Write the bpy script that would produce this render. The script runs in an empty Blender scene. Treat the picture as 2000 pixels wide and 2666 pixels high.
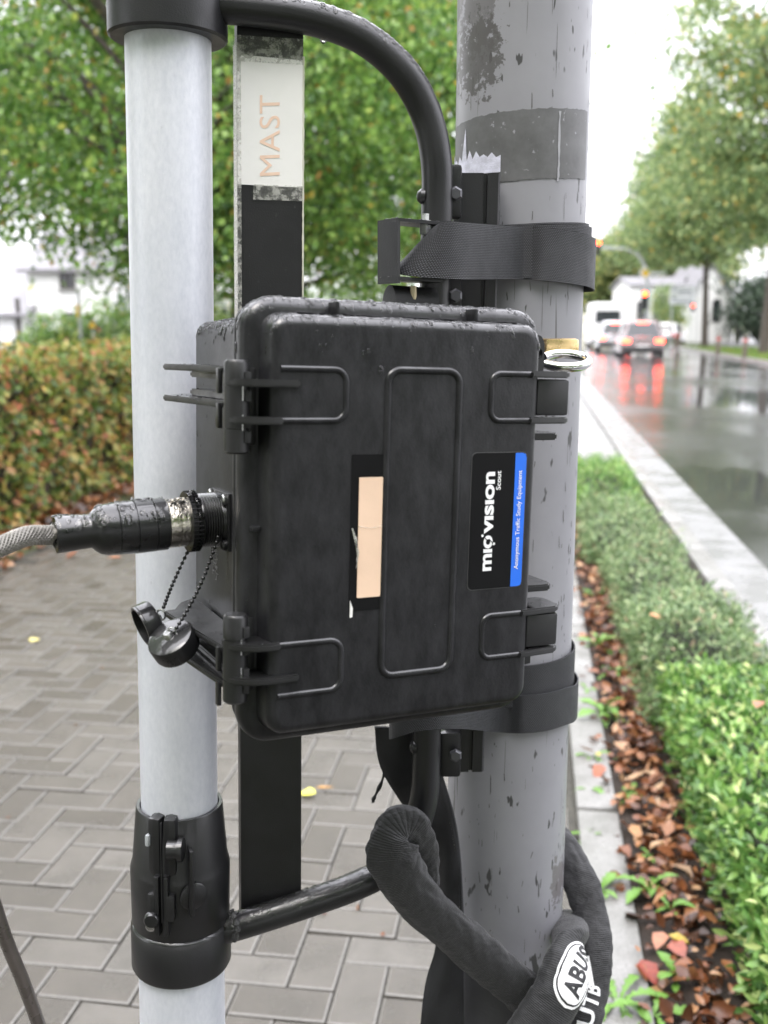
import bpy, bmesh, math, random
import numpy as np
from mathutils import Vector, Matrix
from mathutils.bvhtree import BVHTree
rnd = random.Random(7); rng = np.random.default_rng(7)
S = bpy.context.scene
COL = S.collection
# ---------------------------------------------------------------- camera
FPX = 2700.0; PITCH = math.atan(493 / FPX); CH = 1.48
cam = bpy.data.cameras.new('camera'); cam_o = bpy.data.objects.new('camera', cam); COL.objects.link(cam_o)
cam.sensor_fit = 'VERTICAL'; cam.sensor_height = 36; cam.sensor_width = 27
cam.lens = FPX / 2666 * 36; cam.clip_start = 0.02; cam.clip_end = 1500
cam_o.location = (0, 0, CH); cam_o.rotation_euler = (math.pi / 2 - PITCH, 0, 0)
cam.dof.use_dof = True; cam.dof.focus_distance = 0.93; cam.dof.aperture_fstop = 6.4
S.camera = cam_o
# ---------------------------------------------------------------- sky, light, exposure
SUN_EL, SUN_ROT = math.radians(58), math.radians(215)
w = bpy.data.worlds.new('World'); S.world = w; w.use_nodes = True
nt = w.node_tree; nt.nodes.clear()
sky = nt.nodes.new('ShaderNodeTexSky'); sky.sky_type = 'NISHITA'; sky.sun_disc = False
sky.sun_elevation = SUN_EL; sky.sun_rotation = SUN_ROT; sky.dust_density = 4.0
mx = nt.nodes.new('ShaderNodeMix'); mx.data_type = 'RGBA'; mx.inputs[0].default_value = 0.86
nt.links.new(sky.outputs[0], mx.inputs[6]); mx.inputs[7].default_value = (9.7, 9.6, 10.15, 1)   # closed grey cloud
# overcast dome: the cloud is brighter overhead than near the horizon
geo_ = nt.nodes.new('ShaderNodeTexCoord'); sz_ = nt.nodes.new('ShaderNodeSeparateXYZ'); nt.links.new(geo_.outputs['Generated'], sz_.inputs[0])
mr_ = nt.nodes.new('ShaderNodeMapRange'); mr_.inputs[3].default_value = .80; mr_.inputs[4].default_value = 1.75; nt.links.new(sz_.outputs[2], mr_.inputs[0])
vm_ = nt.nodes.new('ShaderNodeVectorMath'); vm_.operation = 'SCALE'; nt.links.new(mx.outputs[2], vm_.inputs[0]); nt.links.new(mr_.outputs[0], vm_.inputs['Scale'])
bg = nt.nodes.new('ShaderNodeBackground'); bg.inputs[1].default_value = 0.13
out = nt.nodes.new('ShaderNodeOutputWorld')
nt.links.new(vm_.outputs[0], bg.inputs[0]); nt.links.new(bg.outputs[0], out.inputs[0])
sl = bpy.data.lights.new('sun', 'SUN'); sl.energy = 0.6; sl.angle = math.radians(30); sl.color = (1, .97, .93)
so = bpy.data.objects.new('sun', sl); COL.objects.link(so)
so.rotation_euler = (math.pi / 2 - SUN_EL, 0, math.pi - SUN_ROT)
S.view_settings.view_transform = 'Standard'; S.view_settings.look = 'None'
S.view_settings.gamma = 1; S.view_settings.exposure = 1.35
S.render.engine = 'CYCLES'

# ---------------------------------------------------------------- geometry helpers
CY, SY = math.cos(PITCH), math.sin(PITCH)
def ray(px, py):
    a = (px - 1000) / FPX; b = (py - 1333) / FPX
    return Vector((a, CY - b * SY, -SY - b * CY))
def at(px, py, Y):
    d = ray(px, py); return Vector((0, 0, CH)) + d * (Y / d.y)
def gr(px, py, z=0.0):
    d = ray(px, py); return Vector((0, 0, CH)) + d * ((z - CH) / d.z)

def root_off(p):
    v = Vector((0, 0, 0))
    while p is not None:
        v += p.location; p = p.parent
    return v
def mk(name, V, F, mat=None, parent=None, smooth=True, angle=38, uv=None, world=True):
    """one mesh object; V in world coordinates (shifted to the parent's origin)"""
    me = bpy.data.meshes.new(name)
    V = np.asarray([tuple(v) for v in V], dtype=float)
    if parent is not None and world: V = V - np.array(root_off(parent))
    me.from_pydata(V.tolist(), [], [tuple(f) for f in F]); me.update()
    if name != 'water_drops' and len(F) < 60000:
        bm = bmesh.new(); bm.from_mesh(me); bmesh.ops.recalc_face_normals(bm, faces=bm.faces[:]); bm.to_mesh(me); bm.free(); me.update()
    if uv is not None:
        l = me.uv_layers.new(name='UVMap')
        li = np.empty(len(me.loops), dtype=np.int32); me.loops.foreach_get('vertex_index', li)
        l.data.foreach_set('uv', np.asarray(uv, dtype=np.float32)[li].ravel())
    if smooth:
        me.polygons.foreach_set('use_smooth', [True] * len(me.polygons))
        me.set_sharp_from_angle(angle=math.radians(angle))
    if mat: me.materials.append(mat)
    o = bpy.data.objects.new(name, me); COL.objects.link(o)
    if parent is not None: o.parent = parent
    return o
def fast(name, V, quads, mat, parent=None):
    me = bpy.data.meshes.new(name); V = np.asarray(V, dtype=np.float32)
    if parent is not None: V = V - np.array(root_off(parent), dtype=np.float32)
    Q = np.asarray(quads, dtype=np.int32); k = Q.shape[1]
    me.vertices.add(len(V)); me.vertices.foreach_set('co', V.ravel())
    me.loops.add(Q.size); me.loops.foreach_set('vertex_index', Q.ravel())
    me.polygons.add(len(Q)); me.polygons.foreach_set('loop_start', np.arange(0, Q.size, k, dtype=np.int32))
    me.update(calc_edges=True); me.validate()
    me.materials.append(mat)
    o = bpy.data.objects.new(name, me); COL.objects.link(o)
    if parent is not None: o.parent = parent
    return o
def thing(name, label, cat, loc=(0, 0, 0), group=None, rz=0):
    o = bpy.data.objects.new(name, None); COL.objects.link(o); o.location = loc; o.rotation_euler.z = rz
    o.empty_display_size = .1
    o['label'] = label; o['category'] = cat
    if group: o['group'] = group
    return o
def tag(o, label, cat, group=None, kind=None):
    if label: o['label'] = label
    if cat: o['category'] = cat
    if group: o['group'] = group
    if kind: o['kind'] = kind
    return o
def struct(o, label=None):
    o['kind'] = 'structure'
    if label: o['label'] = label
    return o
def dup(root, label=None, loc=None, rz=None):
    r = root.copy(); COL.objects.link(r)
    if label: r['label'] = label
    if loc is not None: r.location = loc
    if rz is not None: r.rotation_euler.z = rz
    for ch in root.children:
        c = ch.copy(); COL.objects.link(c); c.parent = r
        for g in ch.children:
            d = g.copy(); COL.objects.link(d); d.parent = c
    return r

class MB:
    def __init__(s): s.V = []; s.F = []; s.UV = []
    def add(s, V, F):
        n = len(s.V); s.V += [tuple(v) for v in V]; s.F += [tuple(i + n for i in f) for f in F]; return s
    def box(s, c, d, R=None, bev=0):
        c = Vector(c); d = Vector(d) / 2
        bm = bmesh.new(); bmesh.ops.create_cube(bm, size=1)
        for v in bm.verts: v.co = Vector((v.co.x * d.x * 2, v.co.y * d.y * 2, v.co.z * d.z * 2))
        if bev: bmesh.ops.bevel(bm, geom=bm.edges[:], offset=bev, segments=2, affect='EDGES', profile=.6)
        bm.verts.index_update()
        V = [(c + (R @ v.co if R is not None else v.co)) for v in bm.verts]
        F = [[v.index for v in f.verts] for f in bm.faces]; bm.free()
        return s.add(V, F)
    def tube(s, pts, rad, n=16, caps=True, flat=None):
        """sweep; rad scalar/list; flat=(a,b) ellipse scale list"""
        pts = [Vector(p) for p in pts]; m = len(pts)
        if not hasattr(rad, '__len__'): rad = [rad] * m
        T = [((pts[min(i + 1, m - 1)] - pts[max(i - 1, 0)]).normalized()) for i in range(m)]
        up = Vector((0, 0, 1)) if abs(T[0].z) < .9 else Vector((0, 1, 0))
        N = (up - T[0] * up.dot(T[0])).normalized(); V = []; F = []
        for i in range(m):
            N = (N - T[i] * N.dot(T[i])).normalized(); B = T[i].cross(N)
            for k in range(n):
                a = 2 * math.pi * k / n
                V.append(pts[i] + (N * math.cos(a) + B * math.sin(a)) * rad[i])
        for i in range(m - 1):
            for k in range(n):
                k2 = (k + 1) % n; F.append((i * n + k, i * n + k2, (i + 1) * n + k2, (i + 1) * n + k))
        if caps: F.append(tuple(range(n - 1, -1, -1))); F.append(tuple((m - 1) * n + k for k in range(n)))
        return s.add(V, F)
    def lathe(s, o, ax, prof, n=32):
        """prof = [(t along axis, r)]"""
        o = Vector(o); ax = Vector(ax).normalized()
        up = Vector((0, 0, 1)) if abs(ax.z) < .9 else Vector((0, 1, 0))
        N = (up - ax * up.dot(ax)).normalized(); B = ax.cross(N); V = []; F = []; m = len(prof)
        for t, r in prof:
            for k in range(n):
                a = 2 * math.pi * k / n; V.append(o + ax * t + (N * math.cos(a) + B * math.sin(a)) * max(r, 1e-5))
        for i in range(m - 1):
            for k in range(n):
                k2 = (k + 1) % n; F.append((i * n + k, i * n + k2, (i + 1) * n + k2, (i + 1) * n + k))
        F.append(tuple(range(n - 1, -1, -1))); F.append(tuple((m - 1) * n + k for k in range(n)))
        return s.add(V, F)
    def prism(s, poly, fn0, fn1, bev=0):
        """poly 2-D list, fn0/fn1 map (u,v) to 3-D for the two faces"""
        n = len(poly); V = [fn0(*p) for p in poly] + [fn1(*p) for p in poly]
        F = [tuple(range(n - 1, -1, -1)), tuple(range(n, 2 * n))] + [(i, (i + 1) % n, n + (i + 1) % n, n + i) for i in range(n)]
        return s.add(V, F)
    def quadgrid(s, rows):
        n = len(rows[0]); V = [p for r in rows for p in r]; F = []
        for i in range(len(rows) - 1):
            for k in range(n - 1): F.append((i * n + k, i * n + k + 1, (i + 1) * n + k + 1, (i + 1) * n + k))
        return s.add(V, F)
    def build(s, name, mat, parent=None, **k): return mk(name, s.V, s.F, mat, parent, **k)

def bez(pts, n=12, closed=False):
    """Catmull-Rom through points"""
    P = [Vector(p) for p in pts]; m = len(P); o = []
    rngi = range(m if closed else m - 1)
    for i in rngi:
        if closed: p0, p1, p2, p3 = P[i - 1], P[i], P[(i + 1) % m], P[(i + 2) % m]
        else: p0, p1, p2, p3 = P[max(i - 1, 0)], P[i], P[i + 1], P[min(i + 2, m - 1)]
        for k in range(n):
            t = k / n
            o.append(.5 * ((2 * p1) + (p2 - p0) * t + (2 * p0 - 5 * p1 + 4 * p2 - p3) * t * t + (3 * p1 - p0 - 3 * p2 + p3) * t ** 3))
    if not closed: o.append(P[-1])
    return o
def rrect(hw, hh, r, n=8):
    o = []
    for cx, cz, a0 in ((hw - r, hh - r, 0), (-hw + r, hh - r, 90), (-hw + r, -hh + r, 180), (hw - r, -hh + r, 270)):
        for k in range(n + 1):
            a = math.radians(a0 + 90 * k / n); o.append((cx + r * math.cos(a), cz + r * math.sin(a)))
    return o

# ---------------------------------------------------------------- materials
def srgb(h):
    c = [int(h[i:i + 2], 16) / 255 for i in (0, 2, 4)]
    return tuple(x / 12.92 if x <= .04045 else ((x + .055) / 1.055) ** 2.4 for x in c) + (1,)
class M:
    def __init__(s, name, col=(.5, .5, .5), rough=.5, metal=0, spec=.5, coat=0, coat_r=.1):
        s.m = bpy.data.materials.new(name); s.m.use_nodes = True; s.t = s.m.node_tree
        s.b = s.t.nodes['Principled BSDF']; s.out = s.t.nodes['Material Output']
        s.i = s.b.inputs; s.i['Base Color'].default_value = (*col[:3], 1); s.i['Roughness'].default_value = rough
        s.i['Metallic'].default_value = metal; s.i['Specular IOR Level'].default_value = spec
        s.i['Coat Weight'].default_value = coat; s.i['Coat Roughness'].default_value = coat_r; s.bumpn = None
    def n(s, t, **k):
        nd = s.t.nodes.new(t)
        for a, v in k.items(): setattr(nd, a, v)
        return nd
    def l(s, a, b): s.t.links.new(a, b)
    def coord(s, kind='Object', scale=(1, 1, 1), rot=(0, 0, 0)):
        tc = s.n('ShaderNodeTexCoord'); mp = s.n('ShaderNodeMapping')
        mp.inputs['Scale'].default_value = scale; mp.inputs['Rotation'].default_value = rot
        s.l(tc.outputs[kind], mp.inputs[0]); return mp.outputs[0]
    def noise(s, scale=5, detail=4, rough=.55, vec=None, kind='Object', sc=(1, 1, 1), dist=0):
        nz = s.n('ShaderNodeTexNoise'); nz.inputs['Scale'].default_value = scale
        nz.inputs['Detail'].default_value = detail; nz.inputs['Roughness'].default_value = rough; nz.inputs['Distortion'].default_value = dist
        s.l(vec if vec is not None else s.coord(kind, sc), nz.inputs['Vector']); return nz.outputs['Fac']
    def ramp(s, fac, stops, interp='LINEAR'):
        r = s.n('ShaderNodeValToRGB'); r.color_ramp.interpolation = interp; e = r.color_ramp.elements
        while len(e) < len(stops): e.new(.5)
        for k, (p, c) in enumerate(stops):
            e[k].position = p; e[k].color = (c, c, c, 1) if not hasattr(c, '__len__') else (*c[:3], 1)
        s.l(fac, r.inputs[0]); return r.outputs[0]
    def mix(s, fac, a, b, mode='MIX'):
        m = s.n('ShaderNodeMix', data_type='RGBA', blend_type=mode)
        for sock, v in ((m.inputs[0], fac), (m.inputs[6], a), (m.inputs[7], b)):
            if hasattr(v, 'is_linked'): s.l(v, sock)
            elif hasattr(v, '__len__'): sock.default_value = (*v[:3], 1)
            else: sock.default_value = v
        return m.outputs[2]
    def math(s, op, a, b=None, c=None):
        m = s.n('ShaderNodeMath', operation=op)
        for k, v in enumerate((a, b, c)):
            if v is None: continue
            if hasattr(v, 'is_linked'): s.l(v, m.inputs[k])
            else: m.inputs[k].default_value = v
        return m.outputs[0]
    def color(s, c): s.l(c, s.i['Base Color']); return s
    def rough(s, c): s.l(c, s.i['Roughness']); return s
    def bump(s, h, st=.3, d=.01):
        b = s.n('ShaderNodeBump'); b.inputs['Strength'].default_value = st; b.inputs['Distance'].default_value = d
        s.l(h, b.inputs['Height'])
        if s.bumpn: s.l(s.bumpn.outputs[0], b.inputs['Normal'])
        s.bumpn = b; s.l(b.outputs[0], s.i['Normal']); return s
def simple(name, col, rough=.5, metal=0, nscale=30, var=.15, bump=.1, bd=.002, **k):
    m = M(name, col, rough, metal, **k); z = m.noise(nscale, 5)
    c = col[:3]; lo = [x * (1 - var) for x in c]; hi = [min(1, x * (1 + var)) for x in c]
    m.color(m.ramp(z, [(.3, lo), (.7, hi)])); m.rough(m.ramp(z, [(.3, max(.02, rough - .08)), (.7, min(1, rough + .08))]))
    if bump: m.bump(m.noise(nscale * 6, 3), bump, bd)
    return m.m
def emis(name, col, st):
    m = M(name, (0.02, .02, .02), .3); m.i['Emission Color'].default_value = (*col[:3], 1); m.i['Emission Strength'].default_value = st; return m.m

def wet(m, lo=.2, hi=.5, ior=1.58, r=.06, ns=45):
    gn = m.n('ShaderNodeNewGeometry'); sn = m.n('ShaderNodeSeparateXYZ'); m.l(gn.outputs['Normal'], sn.inputs[0])
    m.l(m.math('MULTIPLY', m.ramp(sn.outputs[2], [(lo, 0), (hi, 1)]), m.ramp(m.noise(ns, 4), [(.38, .6), (.5, 1)])), m.i['Coat Weight'])
    m.i['Coat Roughness'].default_value = r; m.i['Coat IOR'].default_value = ior
# black moulded plastic of the case, wet, fine grain
mm = M('case_plastic', (.022, .022, .024), .42, spec=.30)
z = mm.noise(9, 6); zf = mm.noise(520, 2)
sw = mm.noise(60, 5, .7, vec=mm.coord('Object', (1, 1, .7), (0, .6, 0)))
mm.color(mm.ramp(sw, [(.3, (.009, .0092, .010)), (.72, (.020, .020, .0212))]))
mm.rough(mm.ramp(z, [(.3, .30), (.7, .48)])); mm.bump(zf, .22, .0006)
wet(mm)
sc1 = mm.noise(30, 5, .75, vec=mm.coord('Object', (2.6, 1, 1), (0, .85, 0)))
mm.color(mm.mix(.5, mm.ramp(sw, [(.3, (.008, .0081, .0090)), (.72, (.020, .020, .0218))]), mm.ramp(sc1, [(.38, (.007, .007, .0078)), (.66, (.036, .036, .0395))])))
CASE = mm.m
mm = M('latch_plastic', (.013, .013, .0135), .38); mm.rough(mm.ramp(mm.noise(40, 4), [(.3, .28), (.7, .5)])); mm.bump(mm.noise(300, 2), .15, .0005); wet(mm, .4, .8); LATCH = mm.m
mm = M('powder_coat', (.02, .02, .022), .4)
mm.color(mm.ramp(mm.noise(14, 5), [(.3, (.009, .009, .010)), (.75, (.018, .018, .020))])); mm.rough(mm.ramp(mm.noise(20, 4), [(.3, .3), (.7, .5)])); mm.bump(mm.noise(700, 2), .3, .0006); wet(mm, .2, .7)
COAT = mm.m
mm = M('rubber', (.012, .012, .013), .33); mm.rough(mm.ramp(mm.noise(35, 4), [(.35, .2), (.7, .5)])); wet(mm, .2, .7); RUBBER = mm.m
# weave for straps, uses UVs in metres
def weave(name, c0, c1, su=1, sv=1, st=.9):
    m = M(name, c0, .62, spec=.5); uv = m.coord('UV')
    wv = []
    for ax, per in ((0, .0021 * su), (1, .0015 * sv)):
        sx = m.n('ShaderNodeSeparateXYZ'); m.l(uv, sx.inputs[0])
        wv.append((sx.outputs[ax], per))
    row = m.math('FLOOR', m.math('DIVIDE', wv[1][0], wv[1][1]))
    off = m.math('MULTIPLY', m.math('MODULO', row, 2.0), .5)
    u = m.math('ADD', m.math('DIVIDE', wv[0][0], wv[0][1]), off)
    a = m.math('ABSOLUTE', m.math('SINE', m.math('MULTIPLY', u, math.pi)))
    b = m.math('ABSOLUTE', m.math('SINE', m.math('MULTIPLY', m.math('DIVIDE', wv[1][0], wv[1][1]), math.pi)))
    h = m.math('MULTIPLY', a, b)
    m.color(m.mix(m.ramp(h, [(.35, 0), (.85, 1)]), c0, c1)); m.bump(h, st, .0006)
    m.rough(m.ramp(m.noise(25, 4), [(.3, .45), (.7, .72)])); return m.m
STRAP = weave('webbing', (.005, .005, .006), (.075, .078, .086))
# ribbed lock sleeve
mm = M('lock_sleeve', (.02, .02, .021), .6); uv = mm.coord('UV'); sx = mm.n('ShaderNodeSeparateXYZ'); mm.l(uv, sx.inputs[0])
rb = mm.math('ABSOLUTE', mm.math('SINE', mm.math('MULTIPLY', sx.outputs[0], math.pi / .0019)))
mm.color(mm.mix(rb, (.007, .007, .0075), (.018, .018, .0195))); mm.bump(rb, .6, .0006); mm.bump(mm.noise(26, 5, .62, sc=(1, 1, 1.6)), .55, .008)
mm.i['Sheen Weight'].default_value = .15; SLEEVE = mm.m
mm = M('padded_cloth', (.02, .02, .022), .7); zz = mm.noise(30, 4)
mm.color(mm.ramp(zz, [(.3, (.009, .009, .010)), (.7, (.018, .018, .020))])); mm.bump(mm.noise(500, 3), .4, .001); CLOTH = mm.m
# galvanised aluminium mast
mm = M('brushed_aluminium', (.6, .62, .66), .46, .15)
v1 = mm.noise(40, 5, .65, sc=(1, 1, .18)); v2 = mm.noise(260, 3, .6, sc=(1, 1, .5)); v3 = mm.noise(4, 4, sc=(1, 1, 1))
cc = mm.mix(.5, mm.ramp(v1, [(.3, (.62, .64, .70)), (.7, (.78, .79, .84))]), mm.ramp(v2, [(.3, (.60, .62, .68)), (.7, (.78, .79, .84))]))
mm.color(mm.mix(mm.ramp(v3, [(.42, 0), (.7, .5)]), cc, (.55, .58, .66))); mm.rough(mm.ramp(v1, [(.3, .36), (.7, .55)])); mm.bump(v2, .12, .0008)
ALU = mm.m
# painted street pole with scuffs
mm = M('grey_pole_paint', (.2, .2, .22), .42)
base = mm.ramp(mm.noise(5, 5, .6), [(.3, (.235, .234, .252)), (.7, (.31, .308, .328))])
fl = mm.ramp(mm.noise(42, 3, .6, sc=(1, 1, .36)), [(.66, 0), (.685, 1)])
fl2 = mm.ramp(mm.noise(120, 2, .5, sc=(1, 1, .3)), [(.695, 0), (.72, 1)])
ln = mm.ramp(mm.noise(70, 2, .5, sc=(1, 1, .035)), [(.72, 0), (.74, 1)])
c = mm.mix(fl, base, (.07, .07, .07)); c = mm.mix(fl2, c, (.06, .06, .06)); c = mm.mix(ln, c, (.08, .08, .075))
# weathered scab on the upper left of the pole and one low on its right flank (object coordinates, origin on the pole's axis at the ground)
tc = mm.n('ShaderNodeTexCoord'); sp = mm.n('ShaderNodeSeparateXYZ'); mm.l(tc.outputs['Object'], sp.inputs[0])
def blob(x0, z0, rx, rz):
    a = mm.math('POWER', mm.math('DIVIDE', mm.math('SUBTRACT', sp.outputs[0], x0), rx), 2.0)
    b = mm.math('POWER', mm.math('DIVIDE', mm.math('SUBTRACT', sp.outputs[2], z0), rz), 2.0)
    return mm.math('SUBTRACT', 1.0, mm.math('ADD', a, b))
n3 = mm.noise(95, 6, .7)
def scab(c, x0, z0, rx, rz, col, k=.9):
    f = mm.math('ADD', mm.math('MULTIPLY', blob(x0, z0, rx, rz), .26), n3)
    return mm.mix(mm.math('MULTIPLY', mm.ramp(f, [(.62, 0), (.645, 1)]), k), c, col)
c = scab(c, -.052, 1.80, .026, .08, (.095, .088, .085), .7)
c = scab(c, -.05, 1.74, .030, .05, (.08, .075, .072), .85)
c = scab(c, .058, .845, .014, .04, (.10, .088, .083), .7)
c = scab(c, -.02, 1.90, .012, .07, (.24, .22, .14), .5)
mm.color(c); mm.rough(mm.ramp(mm.noise(12, 5), [(.3, .3), (.7, .55)])); mm.bump(mm.noise(90, 4), .12, .001)
POLE = mm.m
mm = M('tape_residue', (.08, .08, .08), .5)
t1 = mm.noise(30, 6, .7); t2 = mm.ramp(mm.noise(160, 3), [(.66, 0), (.72, 1)])
mm.color(mm.mix(t2, mm.ramp(t1, [(.25, (.085, .085, .084)), (.75, (.155, .155, .158))]), (.3, .3, .32))); RESID = mm.m
CHROME = simple('chrome', (.75, .75, .74), .14, 1, 60, .1, .25, .001)
BRASS = simple('brass', (.85, .62, .32), .26, .9, 40, .1, .1)
STEEL = simple('steel', (.55, .55, .55), .3, 1, 80, .2, .15)
PAPER = simple('paper', (.83, .82, .79), .6, 0, 20, .03, .05)
CREAM = simple('cream_paper', (.80, .58, .42), .6, 0, 30, .05, .05)
PRINT_O = simple('faded_orange_ink', (.85, .62, .48), .6, 0, 30, .05, 0)
WHITEINK = simple('white_ink', (.85, .85, .85), .5, 0, 30, .03, 0)
BLUEINK = simple('blue_ink', (.02, .16, .78), .4, 0, 30, .05, 0)
BLACKFILM = simple('black_film', (.013, .013, .014), .5, 0, 30, .1, 0)
BLACKINK = simple('black_ink', (.02, .02, .022), .5, 0, 30, .1, 0)
mm = M('clear_tape', (.6, .6, .55), .12); zt = mm.noise(130, 5, .7)
mm.i['Alpha'].default_value = .35; mm.l(mm.ramp(zt, [(.42, .12), (.6, .62)]), mm.i['Alpha']); mm.bump(mm.noise(40, 3), .3, .002); TAPE = mm.m
mm = M('water', (1, 1, 1), .0); mm.i['Transmission Weight'].default_value = 1; mm.i['IOR'].default_value = 1.33; WATER = mm.m
GLASSY = M('dark_glass', (.02, .024, .028), .08, 0, spec=.7).m

def leafmat(name, stops, trans=.35, rough=.35, hue=None):
    m = M(name, (.1, .2, .05), rough)
    g = m.n('ShaderNodeNewGeometry'); oi = g.outputs['Random Per Island']
    c = m.ramp(oi, stops); m.color(c)
    tr = m.n('ShaderNodeBsdfTranslucent'); m.l(c, tr.inputs[0])
    ms = m.n('ShaderNodeMixShader'); ms.inputs[0].default_value = trans
    m.l(m.b.outputs[0], ms.inputs[1]); m.l(tr.outputs[0], ms.inputs[2]); m.l(ms.outputs[0], m.out.inputs[0]); return m.m
BARK = simple('bark', (.075, .062, .05), .8, 0, 12, .35, .8, .02)
TWIG = simple('twig', (.07, .05, .035), .8, 0, 20, .3, .3, .004)
SOIL = simple('soil', (.035, .024, .017), .75, 0, 25, .4, .8, .02)

# ---------------------------------------------------------------- leaf scatter
def leaf_mesh(P, D, N, L, Wd, fold=.25, curl=.2, detailed=True):
    """P base points, D growth direction, N normal; returns V, quads"""
    P = np.asarray(P, float); D = D / np.linalg.norm(D, axis=1, keepdims=True)
    Sx = np.cross(D, N); Sx /= np.maximum(np.linalg.norm(Sx, axis=1, keepdims=True), 1e-6); Nn = np.cross(Sx, D)
    L = L[:, None]; Wd = Wd[:, None]; n = len(P)
    if detailed:
        cv = np.asarray(curl) * np.ones(n); cv = cv[:, None]
        def pt(t, s): return P + D * L * t + Sx * Wd * s * .5 + Nn * (L * (-cv * t * t) + Wd * fold * abs(s))
        a = [pt(0, 0), pt(.35, -1), pt(.35, 0), pt(.35, 1), pt(.72, -.72), pt(.72, 0), pt(.72, .72), pt(1, 0)]
        V = np.stack(a, 1).reshape(-1, 3); b = np.arange(n)[:, None] * 8
        Q = np.concatenate([b + np.array([q]) for q in ((0, 1, 2, 2), (0, 2, 3, 3), (1, 4, 5, 2), (2, 5, 6, 3), (4, 7, 5, 5), (5, 7, 6, 6))])
        tri = np.concatenate([b + np.array([q]) for q in ((0, 2, 1), (0, 3, 2), (1, 2, 4), (4, 2, 5), (2, 3, 5), (5, 3, 6), (4, 5, 7), (5, 6, 7))])
        return V, tri
    V = np.stack([P, P + D * L * .5 - Sx * Wd * .5 + Nn * Wd * fold, P + D * L, P + D * L * .5 + Sx * Wd * .5 + Nn * Wd * fold], 1).reshape(-1, 3)
    b = np.arange(n)[:, None] * 4
    return V, np.concatenate([b + np.array([(0, 1, 2)]), b + np.array([(0, 2, 3)])])
def rvec(n):
    v = rng.normal(size=(n, 3)); return v / np.linalg.norm(v, axis=1, keepdims=True)

# ================================================================= GROUND, ROAD, PAVEMENT
A8 = math.radians(8)                       # the street runs 8 degrees right of the view
U_ = Vector((math.cos(A8), -math.sin(A8), 0)); V_ = Vector((math.sin(A8), math.cos(A8), 0))
ORG = Vector((.584, 1.99, 0))              # inner edge of the bed kerb
def st(u, v, z=0): return ORG + U_ * u + V_ * v + Vector((0, 0, z))
def strip(name, u0, u1, v0, v1, z, mat, nu=1, nv=1):
    rows = [[st(u0 + (u1 - u0) * i / nu, v0 + (v1 - v0) * j / nv, z) for i in range(nu + 1)] for j in range(nv + 1)]
    m = MB(); m.quadgrid(rows); return m.build(name, mat, smooth=False)
mm = M('far_ground', (.06, .07, .03), .9); mm.color(mm.ramp(mm.noise(.6, 6), [(.3, (.035, .05, .015)), (.7, (.08, .09, .035))])); FARG = mm.m
struct(strip('ground', -600, 600, -40, 900, -.03, FARG))
# wet asphalt
mm = M('wet_asphalt', (.03, .03, .032), .15)
pz = mm.noise(.35, 5, .6, sc=(1, .5, 1)); fz = mm.noise(900, 3, .7); gz = mm.noise(4, 5)
mm.color(mm.ramp(fz, [(.3, (.024, .024, .026)), (.75, (.08, .08, .082))]))
mm.rough(mm.ramp(pz, [(.36, .03), (.52, .11), (.66, .26)]))
mm.bump(mm.math('MULTIPLY', fz, mm.ramp(pz, [(.38, .02), (.62, 1)])), .25, .004); mm.bump(gz, .05, .02); mm.i['Specular IOR Level'].default_value = .8
ASPH = mm.m
ROAD_L = .72
struct(strip('road', ROAD_L + .13 + .30, ROAD_L + 7.4, -6, 300, 0.004, ASPH, 4, 40))
mm = M('gutter_stone', (.12, .12, .12), .2); mm.color(mm.ramp(mm.noise(120, 5), [(.3, (.15, .15, .15)), (.7, (.27, .27, .27))])); mm.rough(mm.ramp(mm.noise(3, 4), [(.4, .2), (.6, .42)])); mm.bump(mm.noise(150, 3), .2, .002)
GUT = mm.m
mm = M('wet_concrete', (.3, .3, .29), .35)
q1 = mm.noise(160, 5, .7); q2 = mm.noise(7, 5)
mm.color(mm.mix(mm.ramp(q2, [(.4, 0), (.7, .6)]), mm.ramp(q1, [(.3, (.15, .148, .14)), (.7, (.30, .295, .28))]), (.10, .10, .085)))
mm.rough(mm.ramp(q2, [(.35, .22), (.65, .5)])); mm.bump(q1, .3, .003); CONC = mm.m
# paver stones
def paver_mat(name, island):
    m = M(name, (.2, .19, .17), .4)
    if island: r = m.n('ShaderNodeNewGeometry').outputs['Random Per Island']
    else: r = m.n('ShaderNodeObjectInfo').outputs['Random']
    geo = m.n('ShaderNodeNewGeometry'); pos = geo.outputs['Position']
    a = m.noise(160, 4, .7, vec=pos); b = m.noise(1100, 2, .7, vec=pos); d = m.noise(6, 5, .6, vec=pos)
    base = m.ramp(r, [(0, (.084, .075, .063)), (.5, (.115, .105, .091)), (1, (.142, .132, .117))])
    c = m.mix(.75, base, m.ramp(b, [(.25, .40), (.5, .95), (.75, 1.9)]), 'MULTIPLY')
    c = m.mix(m.ramp(a, [(.6, 0), (.72, .5)]), c, (.17, .175, .06))
    c = m.mix(m.ramp(d, [(.42, 0), (.7, .55)]), c, (.062, .058, .048)); m.color(c)
    m.rough(m.ramp(d, [(.3, .12), (.7, .33)])); m.bump(b, .5, .002); m.bump(m.noise(30, 3, vec=pos), .2, .003); return m.m
PAV = paver_mat('paver_stone', False); PAVI = paver_mat('paver_stones_far', True)
mm = M('joint_sand', (.12, .11, .09), .8); mm.color(mm.ramp(mm.noise(60, 5), [(.3, (.025, .024, .019)), (.7, (.08, .076, .06))])); mm.bump(mm.noise(300, 4), .5, .003); SAND = mm.m
pv = struct(strip('pavement', -3.55, -.13, -3, 40, -.012, SAND, 2, 10))
PEDGE = simple('paver_wear_glint_edge', (.165, .157, .143), .35, 0, 200, .25, .3, .001)  # chamfer colour lightened for wear and for the sky glint painted into it
PL, PW, PG = .22, .11, .0055
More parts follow.
